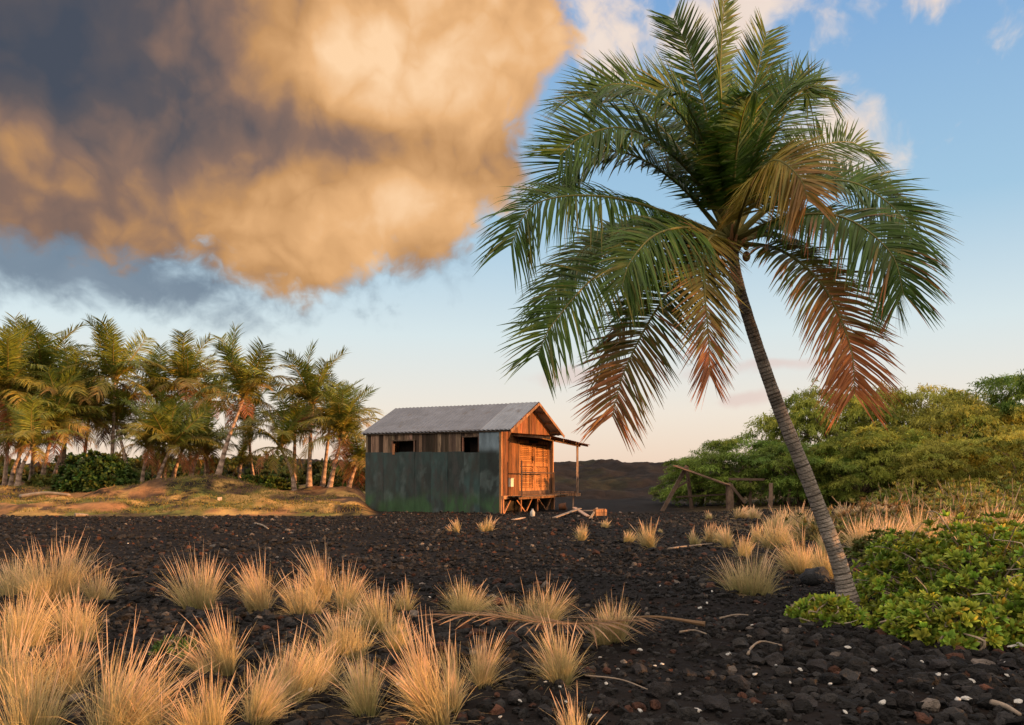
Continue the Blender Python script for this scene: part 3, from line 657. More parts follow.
g.build('side_boards', M['wood'], bx); G().box(p-a_*.18-b_*.13+UPZ*.235, a_*.36, b_*.26, UPZ*.02, (.35, .18, .09)).build('lid', M['wood'], bx)
def lathe(p, prof, n, col):
    g = G(); P = np.array([[0, 0, z] for r, z in prof])+p
    return g.tube(P, [r for r, z in prof], n, col)
p = gp(532.5, 517, 0)
jg = thing('jug', 'whitish plastic jug standing on the ground before the porch legs', 'jug', p)
lathe(p, [(.07, 0), (.085, .03), (.085, .17), (.05, .23), (.03, .25)], 12, (.36, .34, .31)).build('body', M['plain'], jg, smooth=True)
lathe(p+UPZ*.25, [(.035, 0), (.035, .035)], 10, (.3, .3, .32)).build('cap', M['plain'], jg)
p = h(-.9, 3.9, 0); p[2] = gz(p[0], p[1])
bk = thing('bucket', 'rusty brown bucket tipped beside the porch brace', 'bucket', p)
g = G(); g.tube([p+np.array([-.14, 0, .16]), p+np.array([.16, -.05, .18])], [.12, .16], 16, (.16, .08, .05), cap=False); g.tube([p+np.array([.15, -.05, .18]), p+np.array([-.13, 0, .16])], [.15, .11], 16, (.05, .03, .025)); g.build('body', M['iron'], bk, smooth=True)
g = G(); t = np.linspace(0, np.pi, 9); g.tube(p+np.stack([.16+.06*np.sin(t), -.05+.16*np.cos(t), .18-.16*np.sin(t)*.9], -1), .006, 5, (.1, .05, .03)); g.build('handle', M['iron'], bk)

# ------------------------------------------------------------------ collapsed shelter and old posts on the right
SY = 35.5
def sp(px, py, dy=0): return at3(px, py, SY+dy)
p = at(705, SY)
sf = thing('collapsed_shelter', 'collapsed timber shelter with slanting roof boards before the green trees', 'shelter', p)
tw = np.array([.10, .068, .05])
def limb(name, a, b, w, c=1.0, par=sf, m='timber'):
    G().bar(a, b, w, w, tw*c).build(name, M[m], par)
limb('slanted_leg', sp(662, 511.5), sp(687, 466), .15, .9); limb('slanted_leg', sp(692, 511, 1.2), sp(687, 469, .8), .12, 1.2)
limb('post', sp(728.5, 513, -.6), sp(728, 483, -.6), .14, 1.0); limb('post', sp(732, 511, .8), sp(731, 484, .8), .13, 1.6)
limb('brace', sp(729, 483), sp(745, 503), .11, .8); limb('brace', sp(676, 488), sp(690, 480), .08, .8)
g = G()
for k, dy in enumerate((-.55, -.2, .15, .5, .85, 1.2)):
    g.bar(sp(673+k*1.0, 465.5+.6*(k % 2), dy), sp(730, 485+.8*(k % 3), dy-.1), .22, .04, tw*rng.uniform(.8, 1.9))
g.build('roof_boards', M['timber'], sf)
limb('cross_rail', sp(729, 479, .3), sp(764, 479.5, .5), .10, .8); limb('cross_rail', sp(676, 497, 1), sp(730, 494, 1), .07, .7)
posts = [(750, 481, 36, .12, .8, 'thin dark post carrying the cross rail of the collapsed shelter'), (770, 483, 35, .17, 1.5, 'pale thick post, second to the right of the collapsed shelter'),
         (789, 485, 36, .13, 1.5, 'pale post just left of the leaning palm trunk'), (797.5, 486, 37, .11, 1.2, 'thin post seen close behind the leaning palm trunk'),
         (832, 482, 37, .13, 1.4, 'grey post right of the leaning palm, under the trees'), (842, 490, 36, .16, 1.3, 'stout brownish post with grass at its foot, rightmost but two of the old posts'),
         (866, 489, 36, .16, 1.0, 'dark stump of a post under the olive trees'), (876, 487, 36.5, .2, 1.2, 'broad weathered post behind the pale grass, farthest right of the old posts')]
for px, py, Y, w, c, lb in posts:
    b = at(px, Y); t = at3(px+rng.uniform(-1, 1), py, Y); b[2] -= .1
    o = G().tube([b, b*.5+t*.5+rng.normal(0, .02, 3), t], [w*.55, w*.5, w*.45], 8, tw*c).build('fence_post', M['timber'], org=b)
    tag(o, lb, 'post', 'old fence posts under the trees')

# ------------------------------------------------------------------ leafy shrubs and trees
def tuft_leaves(g, P, N, per, L, W, c0, c1, spread=.9, prof=(.25, .8, 1, .35), curl=-.12, r=rng):
    """a rosette of leaves at every point P, opening around N"""
    n = len(P); idx = np.repeat(np.arange(n), per); m = len(idx)
    nn = unit(N)[idx]; a = r.uniform(0, 6.283, m)
    ref = unit(np.cross(nn, r.normal(size=(m, 3)))); b2 = np.cross(nn, ref)
    rad = ref*np.cos(a)[:, None]+b2*np.sin(a)[:, None]
    op = r.uniform(.25, 1.0, m)*spread
    D = unit(nn*(1.1-op)[:, None]+rad*op[:, None]+r.normal(0, .12, (m, 3)))
    S = unit(np.cross(D, nn+r.normal(0, .25, (m, 3))))
    ll = L*r.uniform(.5, 1.3, m)
    B = nn*(curl*ll)[:, None]
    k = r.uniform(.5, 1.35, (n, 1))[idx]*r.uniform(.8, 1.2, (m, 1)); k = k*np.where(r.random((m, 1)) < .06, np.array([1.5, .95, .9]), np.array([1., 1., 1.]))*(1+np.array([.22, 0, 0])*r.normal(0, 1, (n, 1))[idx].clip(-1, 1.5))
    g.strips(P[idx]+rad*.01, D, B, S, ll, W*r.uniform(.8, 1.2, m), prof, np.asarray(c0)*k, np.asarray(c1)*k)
def dome_points(n, c, rx, ry, rz, r, deep=.25, seed=0):
    th = r.uniform(0, 6.283, n); cz = r.uniform(-.05, 1, n); s_ = np.sqrt(1-np.clip(cz, 0, 1)**2)
    d = np.stack([np.cos(th)*s_, np.sin(th)*s_, cz], -1)
    lumps = 1+.62*fbm(np.cos(th)*2.1+seed, np.sin(th)*2.1+cz*2.2, 3, 7+seed)
    k = (1-deep*r.random(n)**2)*lumps
    P = np.asarray(c)+d*k[:, None]*np.array([rx, ry, rz]); N = unit(d/np.array([rx, ry, rz])+np.array([0, 0, .35]))
    return P, N
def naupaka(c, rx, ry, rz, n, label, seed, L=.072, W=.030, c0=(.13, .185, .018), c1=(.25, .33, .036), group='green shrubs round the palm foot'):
    r = np.random.default_rng(seed); c = np.asarray(c, float)
    root = thing('leafy_shrub', label, 'shrub', c, group)
    st = G(); P, N = dome_points(int(n*.85), c, rx, ry, rz, r, .5, seed); n = len(P)
    P[:, 2] = np.maximum(P[:, 2], terrain(P[:, 0], P[:, 1])+.05)
    for k in range(min(n, 150)):
        p = P[k]; q = c+np.array([(p[0]-c[0])*.35, (p[1]-c[1])*.35, 0])+r.normal(0, .1, 3); q[2] = gz(q[0], q[1])-.03
        m_ = q*.5+p*.5+np.array([0, 0, .04])+r.normal(0, .07, 3); cv, _ = catmull([q, m_, p], 8)
        st.tube(cv, np.linspace(.016, .006, 8)*min(1, rx/.4), 5, np.array([.23, .18, .13])*r.uniform(.6, 1.3), cap=False)
    for k in range(n//22):                             # bare grey twigs poking out of the leaves
        p = P[r.integers(n)]; d = unit(np.array([r.normal(0, 1), r.normal(0, 1), r.uniform(.1, .8)]))*r.uniform(.12, .38)*rx**.5; q = p*.75+c*.25
        cv, _ = catmull([q, p+r.normal(0, .03, 3), p+d*.5+r.normal(0, .03, 3), p+d], 9); st.tube(cv, np.linspace(.009, .003, 9)*min(1, rx/.4), 4, np.array([.34, .29, .23])*r.uniform(.7, 1.2), cap=False)
    st.build('stems', M['bark'], root, smooth=True)
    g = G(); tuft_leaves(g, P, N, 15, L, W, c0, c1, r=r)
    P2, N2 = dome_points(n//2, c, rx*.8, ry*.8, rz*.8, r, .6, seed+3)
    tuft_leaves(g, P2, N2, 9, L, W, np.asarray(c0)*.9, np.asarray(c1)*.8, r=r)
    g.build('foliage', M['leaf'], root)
    return root
def low(px, py, dz=-.02):
    p = foot(px, py); p[2] += dz; return p
naupaka(low(985, 612), 1.2, 1.2, .92, 1150, 'biggest bright green shrub, right of the leaning palm, with grey twigs showing', 1)
naupaka(low(922, 598), .72, .8, .62, 620, 'rounded green shrub directly behind the foot of the leaning palm', 2)
naupaka(low(824, 624), .32, .32, .26, 240, 'low green shrub hugging the left side of the leaning palm foot', 3)
naupaka(low(918, 634), .44, .34, .34, 320, 'low shrub of glossy leaves in front of the leaning palm foot', 4)
naupaka(low(952, 642), .50, .36, .38, 330, 'front low green shrub with a bent grey branch, nearest the bare rubble', 5)
naupaka(low(1030, 640), .55, .5, .5, 380, 'dark green shrub at the right edge beside the rubble', 6)
naupaka(low(1000, 556), 1.4, 1.1, .55, 640, 'broad green shrub with yellowish top behind the biggest shrub', 7, c1=(.15, .19, .025))
naupaka(low(895, 560), .9, .8, .50, 500, 'olive shrub in shade between the palm and the dry brush', 8, c0=(.06, .075, .015), c1=(.10, .12, .025))
naupaka((6.2, 5.6, 0), 1.5, 1.1, .95, 700, 'green shrub beyond the right edge of the view', 9)
naupaka((5.6, 3.6, 0), 1.3, 1.0, .8, 500, 'green shrub beyond the right edge closest to the viewer', 10)
# dry brush between the shrubs and the trees
def brush(c, rx, ry, rz, n, label, seed, col, name='dry_bush', L=.13, W=.028, per=22, group='dry brush below the trees'):
    r = np.random.default_rng(seed); c = np.asarray(c, float)
    root = thing(name, label, 'bush', c, group)
    P, N = dome_points(n, c, rx, ry, rz, r, .6, seed)
    P = P+r.normal(0, .12, P.shape)*np.array([1, 1, 1.1]); st = G()
    for k in range(110):
        p = P[k]; q = c+(p-c)*np.array([.3, .3, 0]); q[2] = gz(q[0], q[1])-.05
        cv, _ = catmull([q, (p+q)/2+r.normal(0, .1, 3), p+np.array([0, 0, r.uniform(0, .4)])], 7)
        st.tube(cv, np.linspace(.022, .006, 7), 4, np.array([.22, .17, .12])*r.uniform(.6, 1.3), cap=False)
    st.build('stems', M['bark'], root)
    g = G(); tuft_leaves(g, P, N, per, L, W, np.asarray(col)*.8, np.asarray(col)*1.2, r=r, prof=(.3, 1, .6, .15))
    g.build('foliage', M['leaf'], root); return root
brush(at(885, 21), 1.5, 1.3, .75, 420, 'reddish brown dry bush low behind the pale grass', 11, (.20, .14, .055))
brush(at(940, 19), 1.3, 1.3, .85, 420, 'rust and olive dry bush in front of the yellow trees', 12, (.20, .18, .045))
brush(at(850, 19), 1.1, 1.0, .45, 300, 'low olive bush behind the leaning trunk among pale grasses', 13, (.14, .14, .04))
brush(at(1000, 22), 1.3, 1.2, .8, 300, 'yellow green bush with bare stalks near the right edge', 14, (.19, .21, .04))
brush(at(965, 26), 1.5, 1.3, 1.15, 330, 'tall golden bush right of centre of the tree line', 15, (.23, .23, .05), L=.15)
brush(at(1030, 27), 1.8, 1.5, 1.3, 380, 'tall golden bush cut by the right edge', 16, (.20, .22, .045), L=.15)
brush(at(905, 30), 1.2, 1.0, .8, 260, 'golden green bush under the palm frond tip', 17, (.17, .20, .04), L=.15)

def feather_crown(seed, RX, RY, RZ, nclump, col0, col1, per=420):
    """spreading crown: flat drooping sprays of fine leaflets, gaps between"""
    r = np.random.default_rng(seed); g = G(); tips = []
    for k in range(nclump):
        th = r.uniform(0, 6.283); cz = r.uniform(-.85, 1); rr = math.sqrt(max(0, 1-max(cz, 0)**2))*r.uniform(.55, 1.05)
        cpos = np.array([math.cos(th)*rr*RX, math.sin(th)*rr*RY, cz*RZ*r.uniform(.8, 1.05)])
        tips.append(cpos); out = unit(np.array([math.cos(th)*(rr+.1), math.sin(th)*(rr+.1), .12]))
        sz = r.uniform(.55, 1.05)*RX*.3; tone = r.uniform(.6, 1.35); mixk = np.clip(r.normal(.4, .35), 0, 1)
        col = (np.asarray(col0)*(1-mixk)+np.asarray(col1)*mixk)*tone
        nb = 10                                    # twiglets in this spray
        a = r.uniform(0, 6.283, nb); d = unit(np.stack([np.cos(a)+out[0]*.9, np.sin(a)+out[1]*.9, r.normal(.05, .22, nb)], -1))
        t = r.random((nb, per//nb))**.8
        P = cpos+d[:, None]*(t*sz)[..., None]-np.array([0, 0, 1.])*((t*sz)**2*.35/sz)[..., None]
        P = P.reshape(-1, 3)+r.normal(0, .05*sz, (nb*(per//nb), 3)); n = len(P)
        dd = np.repeat(d, per//nb, 0)
        D = unit(dd*.6+r.normal(0, .6, (n, 3))+np.array([0, 0, -.25])); S = unit(np.cross(D, r.normal(0, .4, (n, 3))+np.array([0, 0, 1.])))
        ll = r.uniform(.10, .22, n)
        B = np.zeros((n, 3)); B[:, 2] = -.25*ll
        cc = col*r.uniform(.75, 1.25, (n, 1))
        g.strips(P, D, B, S, ll, ll*.24, (.4, 1, .2), cc, cc*1.1)
    return g, tips
TREES = []
for k, (c0, c1) in enumerate((((.10, .17, .03), (.20, .25, .042)), ((.18, .20, .034), (.34, .31, .056)), ((.14, .19, .032), (.28, .28, .046)))):
    gcr, tips = feather_crown(60+k, 4.0, 3.4, 2.3, 125, c0, c1)
    cm_ = gcr.mesh('crown'); cm_.materials.append(M['feather'])
    r = np.random.default_rng(160+k); tr = G(); b0 = np.array([0, 0, -2.6])
    fork = np.array([r.normal(0, .3), r.normal(0, .2), -1.5])
    cv, _ = catmull([b0, (b0+fork)/2+r.normal(0, .12, 3), fork], 10); tr.tube(cv, np.linspace(.22, .15, 10), 9, (.11, .08, .06))
    for q in range(34):
        tp_ = tips[q]; m1 = fork+(tp_-fork)*.45+np.array([0, 0, .35])+r.normal(0, .25, 3)
        cv, _ = catmull([fork, m1, tp_], 10); tr.tube(cv, np.linspace(.085 if q < 8 else .05, .012, 10), 6, np.array([.12, .085, .06])*r.uniform(.7, 1.3), cap=False)
    tm = tr.mesh('trunk', smooth=True); tm.materials.append(M['bark']); TREES.append((tm, cm_))
def feather_tree(px, Y, topy, wide, kind, label, rot=0.0, cat='tree', name='spreading_tree', group='feathery green trees along the right'):
    p = at(px, Y); H = CAMH+(HZ-topy)/F*Y-p[2]           # crown top above ground
    s = np.array([wide/4.0, wide/4.0, H/4.95])
    root = thing(name, label, cat, p, group)
    tm, cmx = TREES[kind]
    link('trunk', tm, root, (0, 0, 2.6*s[2]-.05), (0, 0, rot), s); link('crown', cmx, root, (0, 0, 2.6*s[2]-.05), (0, 0, rot), s)
    return root
feather_tree(742, 40, 437, 3.3, 0, 'lowest dark green tree at the left end of the tree line, over the collapsed shelter', .4)
feather_tree(700, 43, 462, 2.2, 0, 'small bright green bushy tree behind the slanted legs of the shelter', 2.2)
feather_tree(832, 42, 386, 4.0, 2, 'dark green domed tree directly behind the drooping red frond', 1.1)
feather_tree(800, 37.5, 440, 3.0, 0, 'green tree with low hanging branches behind the leaning trunk', 2.9)
feather_tree(905, 43, 384, 4.6, 1, 'olive tree with a flat wispy top right of the drooping red frond', .2)
feather_tree(965, 39, 398, 3.8, 1, 'yellow green tree at the middle of the right hand group', 2.0)
feather_tree(880, 37, 425, 3.4, 2, 'rounded green tree in front of the flat topped olive tree', 3.6)
feather_tree(1042, 40, 368, 4.6, 0, 'tallest dark tree rising at the right edge of the view', 4.4)
feather_tree(1010, 33, 430, 3.0, 1, 'golden green tree low in front of the tallest edge tree', 5.0)
feather_tree(940, 33.5, 440, 2.3, 1, 'lone golden round topped tree in front, over the rust coloured brush', 1.7)
feather_tree(860, 35, 448, 1.9, 2, 'small light green tree just right of the leaning trunk', 5.5)
feather_tree(1130, 42, 380, 4.8, 2, 'wide green tree just past the right edge of the view', 3.0)

p = np.array([13.5, 5.1, 0]); p[2] = gz(*p[:2]); root = thing('spreading_tree', 'unseen feathery tree added beyond the right edge to shade the leaning palm', 'tree', p)  # unseen tree, added so its crown keeps low sun off the palm
link('trunk', TREES[2][0], root, (0, 0, 4.4), (0, 0, 1), (.75, .75, 1.72)); link('crown', TREES[2][1], root, (0, 0, 4.4), (0, 0, 1), (.75, .75, .62))
# grove shrubs
naupaka(at(98, 39.5), 1.7, 1.3, 1.5, 700, 'round dark glossy shrub under the tall straight palm', 21, L=.26, W=.12, c0=(.03, .06, .012), c1=(.05, .09, .016), group='shrubs of the grove')
naupaka(at(55, 41), 1.3, 1.0, .6, 300, 'low yellow green shrub left of the round dark shrub', 22, L=.2, W=.09, c0=(.09, .10, .02), c1=(.15, .15, .03), group='shrubs of the grove')
naupaka(at(262, 44), 1.8, 1.0, .65, 420, 'low bright green shrub behind the bare slope right of the big curved palm', 23, L=.2, W=.09, c0=(.07, .11, .02), c1=(.11, .15, .025), group='shrubs of the grove')
naupaka(at(232, 46), 1.2, 1.0, .5, 260, 'low green shrub at the back of the orange earth mound', 24, L=.2, W=.09, group='shrubs of the grove')
naupaka(at(345, 47), 1.8, 1.0, .7, 350, 'olive shrub by the end wall of the shack', 25, L=.2, W=.09, c0=(.06, .08, .018), c1=(.11, .12, .025), group='shrubs of the grove')
# far woodland behind the grove reads as one mass
g = G(); r = np.random.default_rng(5)
for k in range(64):
    x = -44+k*.68+r.normal(0, .5); Y = r.uniform(58, 72); z = gz(x, Y)
    P, N = dome_points(90, (x, Y, z-.3), r.uniform(1.2, 2.2), 1.6, r.uniform(.8, 1.7), r, .4, k)
    c = np.array([.045, .065, .018])*r.uniform(.6, 1.3)+np.array([.03, .015, 0])*r.random()
    tuft_leaves(g, P, N, 9, .5, .22, c*.8, c*1.15, r=r)
o = g.build('distant_scrub', M['feather']); o['kind'] = 'stuff'; o['label'] = 'dark green scrub far behind the palm grove'
# short grass and weeds on the bank
g = G(); n = 22000; Y = r.uniform(31.8, 46, n); X = Y*r.uniform(-.68, -.175, n)
m_ = fbm(X/3.2, Y/2.2, 4, 51) > -.03; X, Y = X[m_], Y[m_]; n = len(X); Z = terrain(X, Y)
D = unit(np.stack([r.normal(0, .45, n), r.normal(0, .45, n), np.ones(n)], -1)); S = unit(np.cross(D, r.normal(size=(n, 3))))
k = r.random((n, 1)); c = np.array([.09, .11, .022])*(1-k)+np.array([.30, .20, .06])*k
g.strips(np.stack([X, Y, Z-.02], -1), D, D*0-np.array([0, 0, .05]), S, r.uniform(.06, .22, n), .03, (1, .7, .1), c*.9, c*1.1)
o = g.build('bank_grass', M['grass']); o['kind'] = 'stuff'; o['label'] = 'short green and straw grass on the bank'

# ------------------------------------------------------------------ fountain grass clumps
def clump(px, py, topy, wpx, tone, label, seed, plumes=26, dens=1.0, lean=0.0, name='grass_clump'):
    r = np.random.default_rng(seed); b = foot(px, py); Yd = b[1]; H = (py-topy)/F*Yd*1.15; Wd = wpx/F*Yd
    b[2] -= .02
    root = thing(name, label, 'grass clump', b, 'tussocks of fountain grass')
    n = int(np.clip(760*dens*r.uniform(.75, 1.15), 200, 1500)); lean = lean+r.normal(0, .07); pxw = Yd/F
    straw = np.array([.76, .565, .30]); green = np.array([.23, .28, .08]); pink = np.array([.88, .63, .42])
    k = np.clip(r.normal(tone, .25, (n, 1)), 0, 1)
    ns = int(r.integers(3, 6)); sub = r.normal(0, .17, (ns, 2))*Wd*np.array([1, .8]); sub[0] = 0; sh = r.uniform(.62, 1.0, ns); sh[0] = 1
    sl_ = np.clip(sub/max(H, .1)*.8, -.45, .45)+r.normal(0, .10, (ns, 2)); si = r.integers(0, ns, n)
    a = r.uniform(0, 6.283, n); rad = np.sqrt(r.random(n))*Wd*.12
    out = np.stack([np.cos(a), np.sin(a), np.zeros(n)], -1)
    P = b+out*rad[:, None]; P[:, :2] += sub[si]
    sp_ = np.abs(r.normal(0, .24, n))*min(1, .8*Wd/H)+(r.random(n) < .10)*r.uniform(.1, .6, n)
    D = out*sp_[:, None]+np.array([lean, 0, 1.])+r.normal(0, .07, (n, 3)); D[:, :2] += sl_[si]; D = unit(D)
    ll = H*sh[si]*(.30+.62*r.random(n)); B = D*np.array([1, 1, 0])*(ll*r.uniform(.1, .75, n))[:, None]; B[:, 2] = -ll*(np.linalg.norm(D[:, :2], axis=1)*r.uniform(.2, 1.0, n)+.03)
    S = unit(np.cross(D, r.normal(size=(n, 3))))
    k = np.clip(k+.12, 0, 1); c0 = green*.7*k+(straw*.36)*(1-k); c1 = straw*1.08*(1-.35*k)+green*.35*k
    w = max(.0030, pxw*.32)
    g = G().strips(P, D, B, S, ll, w*r.uniform(.7, 1.2, n), (1, .95, .7, .15), c0*r.uniform(.75, 1.2, (n, 1)), c1*r.uniform(.8, 1.2, (n, 1)))
    m = n//3                                        # bent dead blades round the base
    a = r.uniform(0, 6.283, m); out = np.stack([np.cos(a), np.sin(a), r.uniform(.15, .6, m)], -1); ll = H*r.uniform(.3, .62, m)
    B = np.stack([np.cos(a)*0, np.sin(a)*0, -ll*r.uniform(.3, .75, m)], -1)
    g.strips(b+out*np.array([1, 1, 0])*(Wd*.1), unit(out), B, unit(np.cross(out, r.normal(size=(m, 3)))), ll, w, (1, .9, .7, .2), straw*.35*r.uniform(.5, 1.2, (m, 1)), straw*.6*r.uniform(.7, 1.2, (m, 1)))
    g.build('blades', M['grass'], root)
    if plumes:
        m = int(plumes*2.0); a = r.uniform(0, 6.283, m); sp_ = np.abs(r.normal(0, .24, m))*min(1.2, Wd/H); pi_ = r.integers(0, ns, m)
        out = np.stack([np.cos(a), np.sin(a), np.zeros(m)], -1); D = out*sp_[:, None]+np.array([lean, 0, 1.])+r.normal(0, .05, (m, 3)); D[:, :2] += sl_[pi_]; D = unit(D)
        ll = H*sh[pi_]*r.uniform(.68, 1.1, m); B = D*np.array([1, 1, 0])*(ll*r.uniform(.1, .6, m))[:, None]; B[:, 2] = -ll*np.linalg.norm(D[:, :2], axis=1)*r.uniform(.2, .6, m)
        P = b+out*(Wd*.08*r.random((m, 1))); P[:, :2] += sub[pi_]
        g = G()
        for ax in range(2):
            S = unit(np.cross(D, np.array([1., .2, 0]) if ax == 0 else np.array([.2, 1., 0])))
            g.strips(P, D, B, S, ll, max(.0055, pxw*.6)*r.uniform(.5, 1.4, m), (.25, .2, .2, .25, .6, 1.0, .7, .1), straw*.7, pink*r.uniform(.8, 1.15, (m, 1)))
        g.build('seed_heads', M['grass'], root)
    return root
CL = [
 (884, 549, 508, 40, .15, 'pinkish straw clump rising behind the rounded green shrub', 30, .9),
 (918, 546, 502, 42, .2, 'dry clump in the golden strip above the biggest green shrub, left of the bare stalks', 26, .9),
 (952, 544, 502, 40, .25, 'tawny clump in the golden strip below the lone round topped tree', 24, .9),
 (862, 553, 514, 32, .2, 'orange straw clump tucked right of the leaning trunk above the olive shrub', 22, .8),
 (990, 541, 500, 44, .25, 'golden clump near the right edge above the biggest green shrub', 24, .9),
 (6, 700, 612, 66, .3, 'thick straw clump at the left edge between the second row and the bottom', 24, .9),
 (60, 694, 618, 60, .25, 'orange clump left of the nearest big clump, third row', 34, .9),
 (160, 742, 668, 70, .4, 'short wispy clump pressed against the right of the nearest big clump', 14, .8),
 (252, 722, 652, 64, .35, 'middling clump between the thin plumed one and the broad plumed one', 22, 1.0),
 (322, 690, 636, 60, .4, 'grey green tuft between the broad plumed clump and the yellow green one', 14, .9),
 (450, 708, 660, 40, .35, 'small bent straw tuft at the right foot of the tallest pink clump', 10, .6),
 (95, 600, 556, 40, .3, 'thin straw clump at the right end of the left edge back row', 16, .7),
 (395, 655, 608, 40, .5, 'slight greenish clump behind the tallest pink clump on its left', 10, .7),
 (815, 540, 510, 34, .4, 'hazy pale clump behind the leaning trunk at mid height', 14, .7),
 (780, 530, 505, 30, .35, 'pale wispy clump before the pale post', 12, .7),
 (826, 556, 520, 36, .45, 'yellowish clump peeking out from behind the leaning trunk', 14, .8),
 (742, 560, 532, 22, .5, 'small grey tuft just left above the big round clump', 8, .45),
 (14, 596, 545, 55, .25, 'straw clump at the far left edge, back row', 24, 1.1),
 (58, 602, 533, 60, .2, 'tall feathery orange clump in the back row by the left edge', 40, 1.2),
 (22, 650, 578, 80, .3, 'wide straw clump at the left edge in the second row', 30, 1.4),
 (76, 642, 580, 75, .3, 'dense orange clump right of the wide left edge clump', 40, 1.4),
 (110, 738, 622, 112, .3, 'largest nearest straw clump at the bottom, left corner', 44, 1.4),
 (30, 735, 650, 80, .35, 'loose straw clump in the bottom left corner', 10, .8),
 (197, 607, 547, 50, .45, 'upright clump standing alone left of the pale pair, orange plumes over green foot', 40, 1.0),
 (228, 674, 603, 58, .4, 'orange plumed clump with a green left side, middle left', 40, 1.2),
 (263, 612, 553, 50, .2, 'left one of three orange clumps in the back row', 36, 1.0),
 (299, 616, 566, 44, .25, 'low greyish middle one of three orange clumps in the back row', 18, .8),
 (324, 604, 545, 42, .15, 'tall narrow right one of three orange clumps in the back row', 34, .9),
 (288, 704, 620, 88, .35, 'broad clump with many loose plumes in the front middle left', 44, 1.5),
 (212, 738, 664, 66, .3, 'thin plumed clump cut by the bottom edge', 26, .8),
 (344, 660, 598, 60, .3, 'pale grey straw clump between the broad plumed clump and the tall pink one', 22, 1.1),
 (346, 612, 560, 40, .35, 'straw clump just right of the tall narrow back row clump', 22, .8),
 (376, 632, 580, 46, .4, 'soft grey green clump behind the tall pink plumed clump', 20, .9),
 (406, 613, 577, 26, .6, 'small yellow green clump with narrow blades, back row', 8, .5),
 (461, 620, 576, 62, .65, 'rounded green and straw clump standing alone in the middle', 14, 1.1),
 (513, 622, 584, 26, .55, 'narrow clump pressed against the left of a wider one', 8, .5),
 (545, 625, 574, 54, .45, 'spiky pale clump right of the narrow one in the middle', 22, 1.0),
 (615, 643, 587, 66, .4, 'fountain shaped pale clump above the fallen palm frond', 22, 1.1),
 (481, 688, 623, 54, .35, 'pinkish plumed clump at the left end of the fallen frond', 30, .9),
 (559, 684, 616, 52, .45, 'straw clump standing in front of the fallen frond', 22, 1.0),
 (428, 722, 615, 62, .25, 'tallest pink plumed clump at the bottom, leaning left', 46, 1.2),
 (368, 718, 646, 60, .6, 'yellow green clump at the bottom beside the tallest pink one', 14, 1.1),
 (578, 740, 684, 44, .1, 'few bare plumes sticking up from the bottom edge in the middle', 12, .3),
 (458, 534, 517, 12, .3, 'tiny orange tuft before the left part of the shack wall', 8, .3),
 (487, 531, 515, 16, .3, 'tiny orange double tuft before the right end of the sheet wall', 8, .35),
 (582, 541, 519, 18, .4, 'small pale tuft below the plank pile', 8, .4),
 (606, 528, 517, 8, .3, 'tiniest tuft right below the orange wooden box', 4, .25),
 (627, 543, 527, 12, .55, 'small low tuft left of the taller single tuft in the open lava', 6, .3),
 (650, 551, 519, 20, .45, 'taller single tuft in the open lava right of the shack', 10, .45),
 (661, 532, 526, 6, .3, 'minute tuft behind the taller single tuft', 3, .2),
 (694, 546, 526, 12, .6, 'thin greenish tuft left of the tuft group by the shelter', 6, .3),
 (710, 542, 519, 16, .3, 'small orange tuft in front of the shelter post', 8, .4),
 (728, 547, 519, 26, .45, 'medium straw tuft in front of the big clump before the shelter', 10, .6),
 (709, 519, 510, 9, .4, 'tiny tuft at the foot of the collapsed shelter', 5, .3),
 (737, 519, 503, 16, .15, 'orange tuft touching the right post of the collapsed shelter', 12, .4),
 (752, 520, 504, 16, .15, 'orange tuft beside the thin dark post', 12, .4),
 (757, 544, 522, 18, .35, 'small tuft just above the big round clump', 8, .4),
 (774, 548, 514, 34, .45, 'hazy straw clump left of the bushy pale clump near the trunk', 14, .8),
 (797, 535, 503, 40, .4, 'bushy pale clump in front of the old posts', 18, .9),
 (753, 597, 541, 62, .5, 'big round straw clump standing clear left of the palm foot', 22, 1.3),
 (800, 576, 527, 50, .5, 'tall pale clump touching the leaning trunk on its left', 22, 1.1),
 (822, 580, 543, 34, .45, 'greyish clump directly behind the leaning trunk', 10, .7),
 (842, 522, 502, 22, .15, 'orange tuft right of the leaning trunk at the stout post', 14, .5),
 (861, 521, 503, 18, .2, 'pale pink tuft under the dark stump', 12, .4),
 (884, 520, 499, 30, .1, 'wide pinkish tuft right of the dark stump', 20, .6),
]
for k, (px, py, ty, w, tone, lb, pl, de) in enumerate(CL):
    clump(px, py, ty, w, tone, lb, 700+k, pl, de, lean=-.22 if 'leaning left' in lb else 0.0)
# green weed
naupaka(low(172, 655), .16, .14, .16, 60, 'small fresh green weed between the straw clumps', 31, L=.06, W=.012, c0=(.05, .09, .02), c1=(.08, .14, .03), group=None)

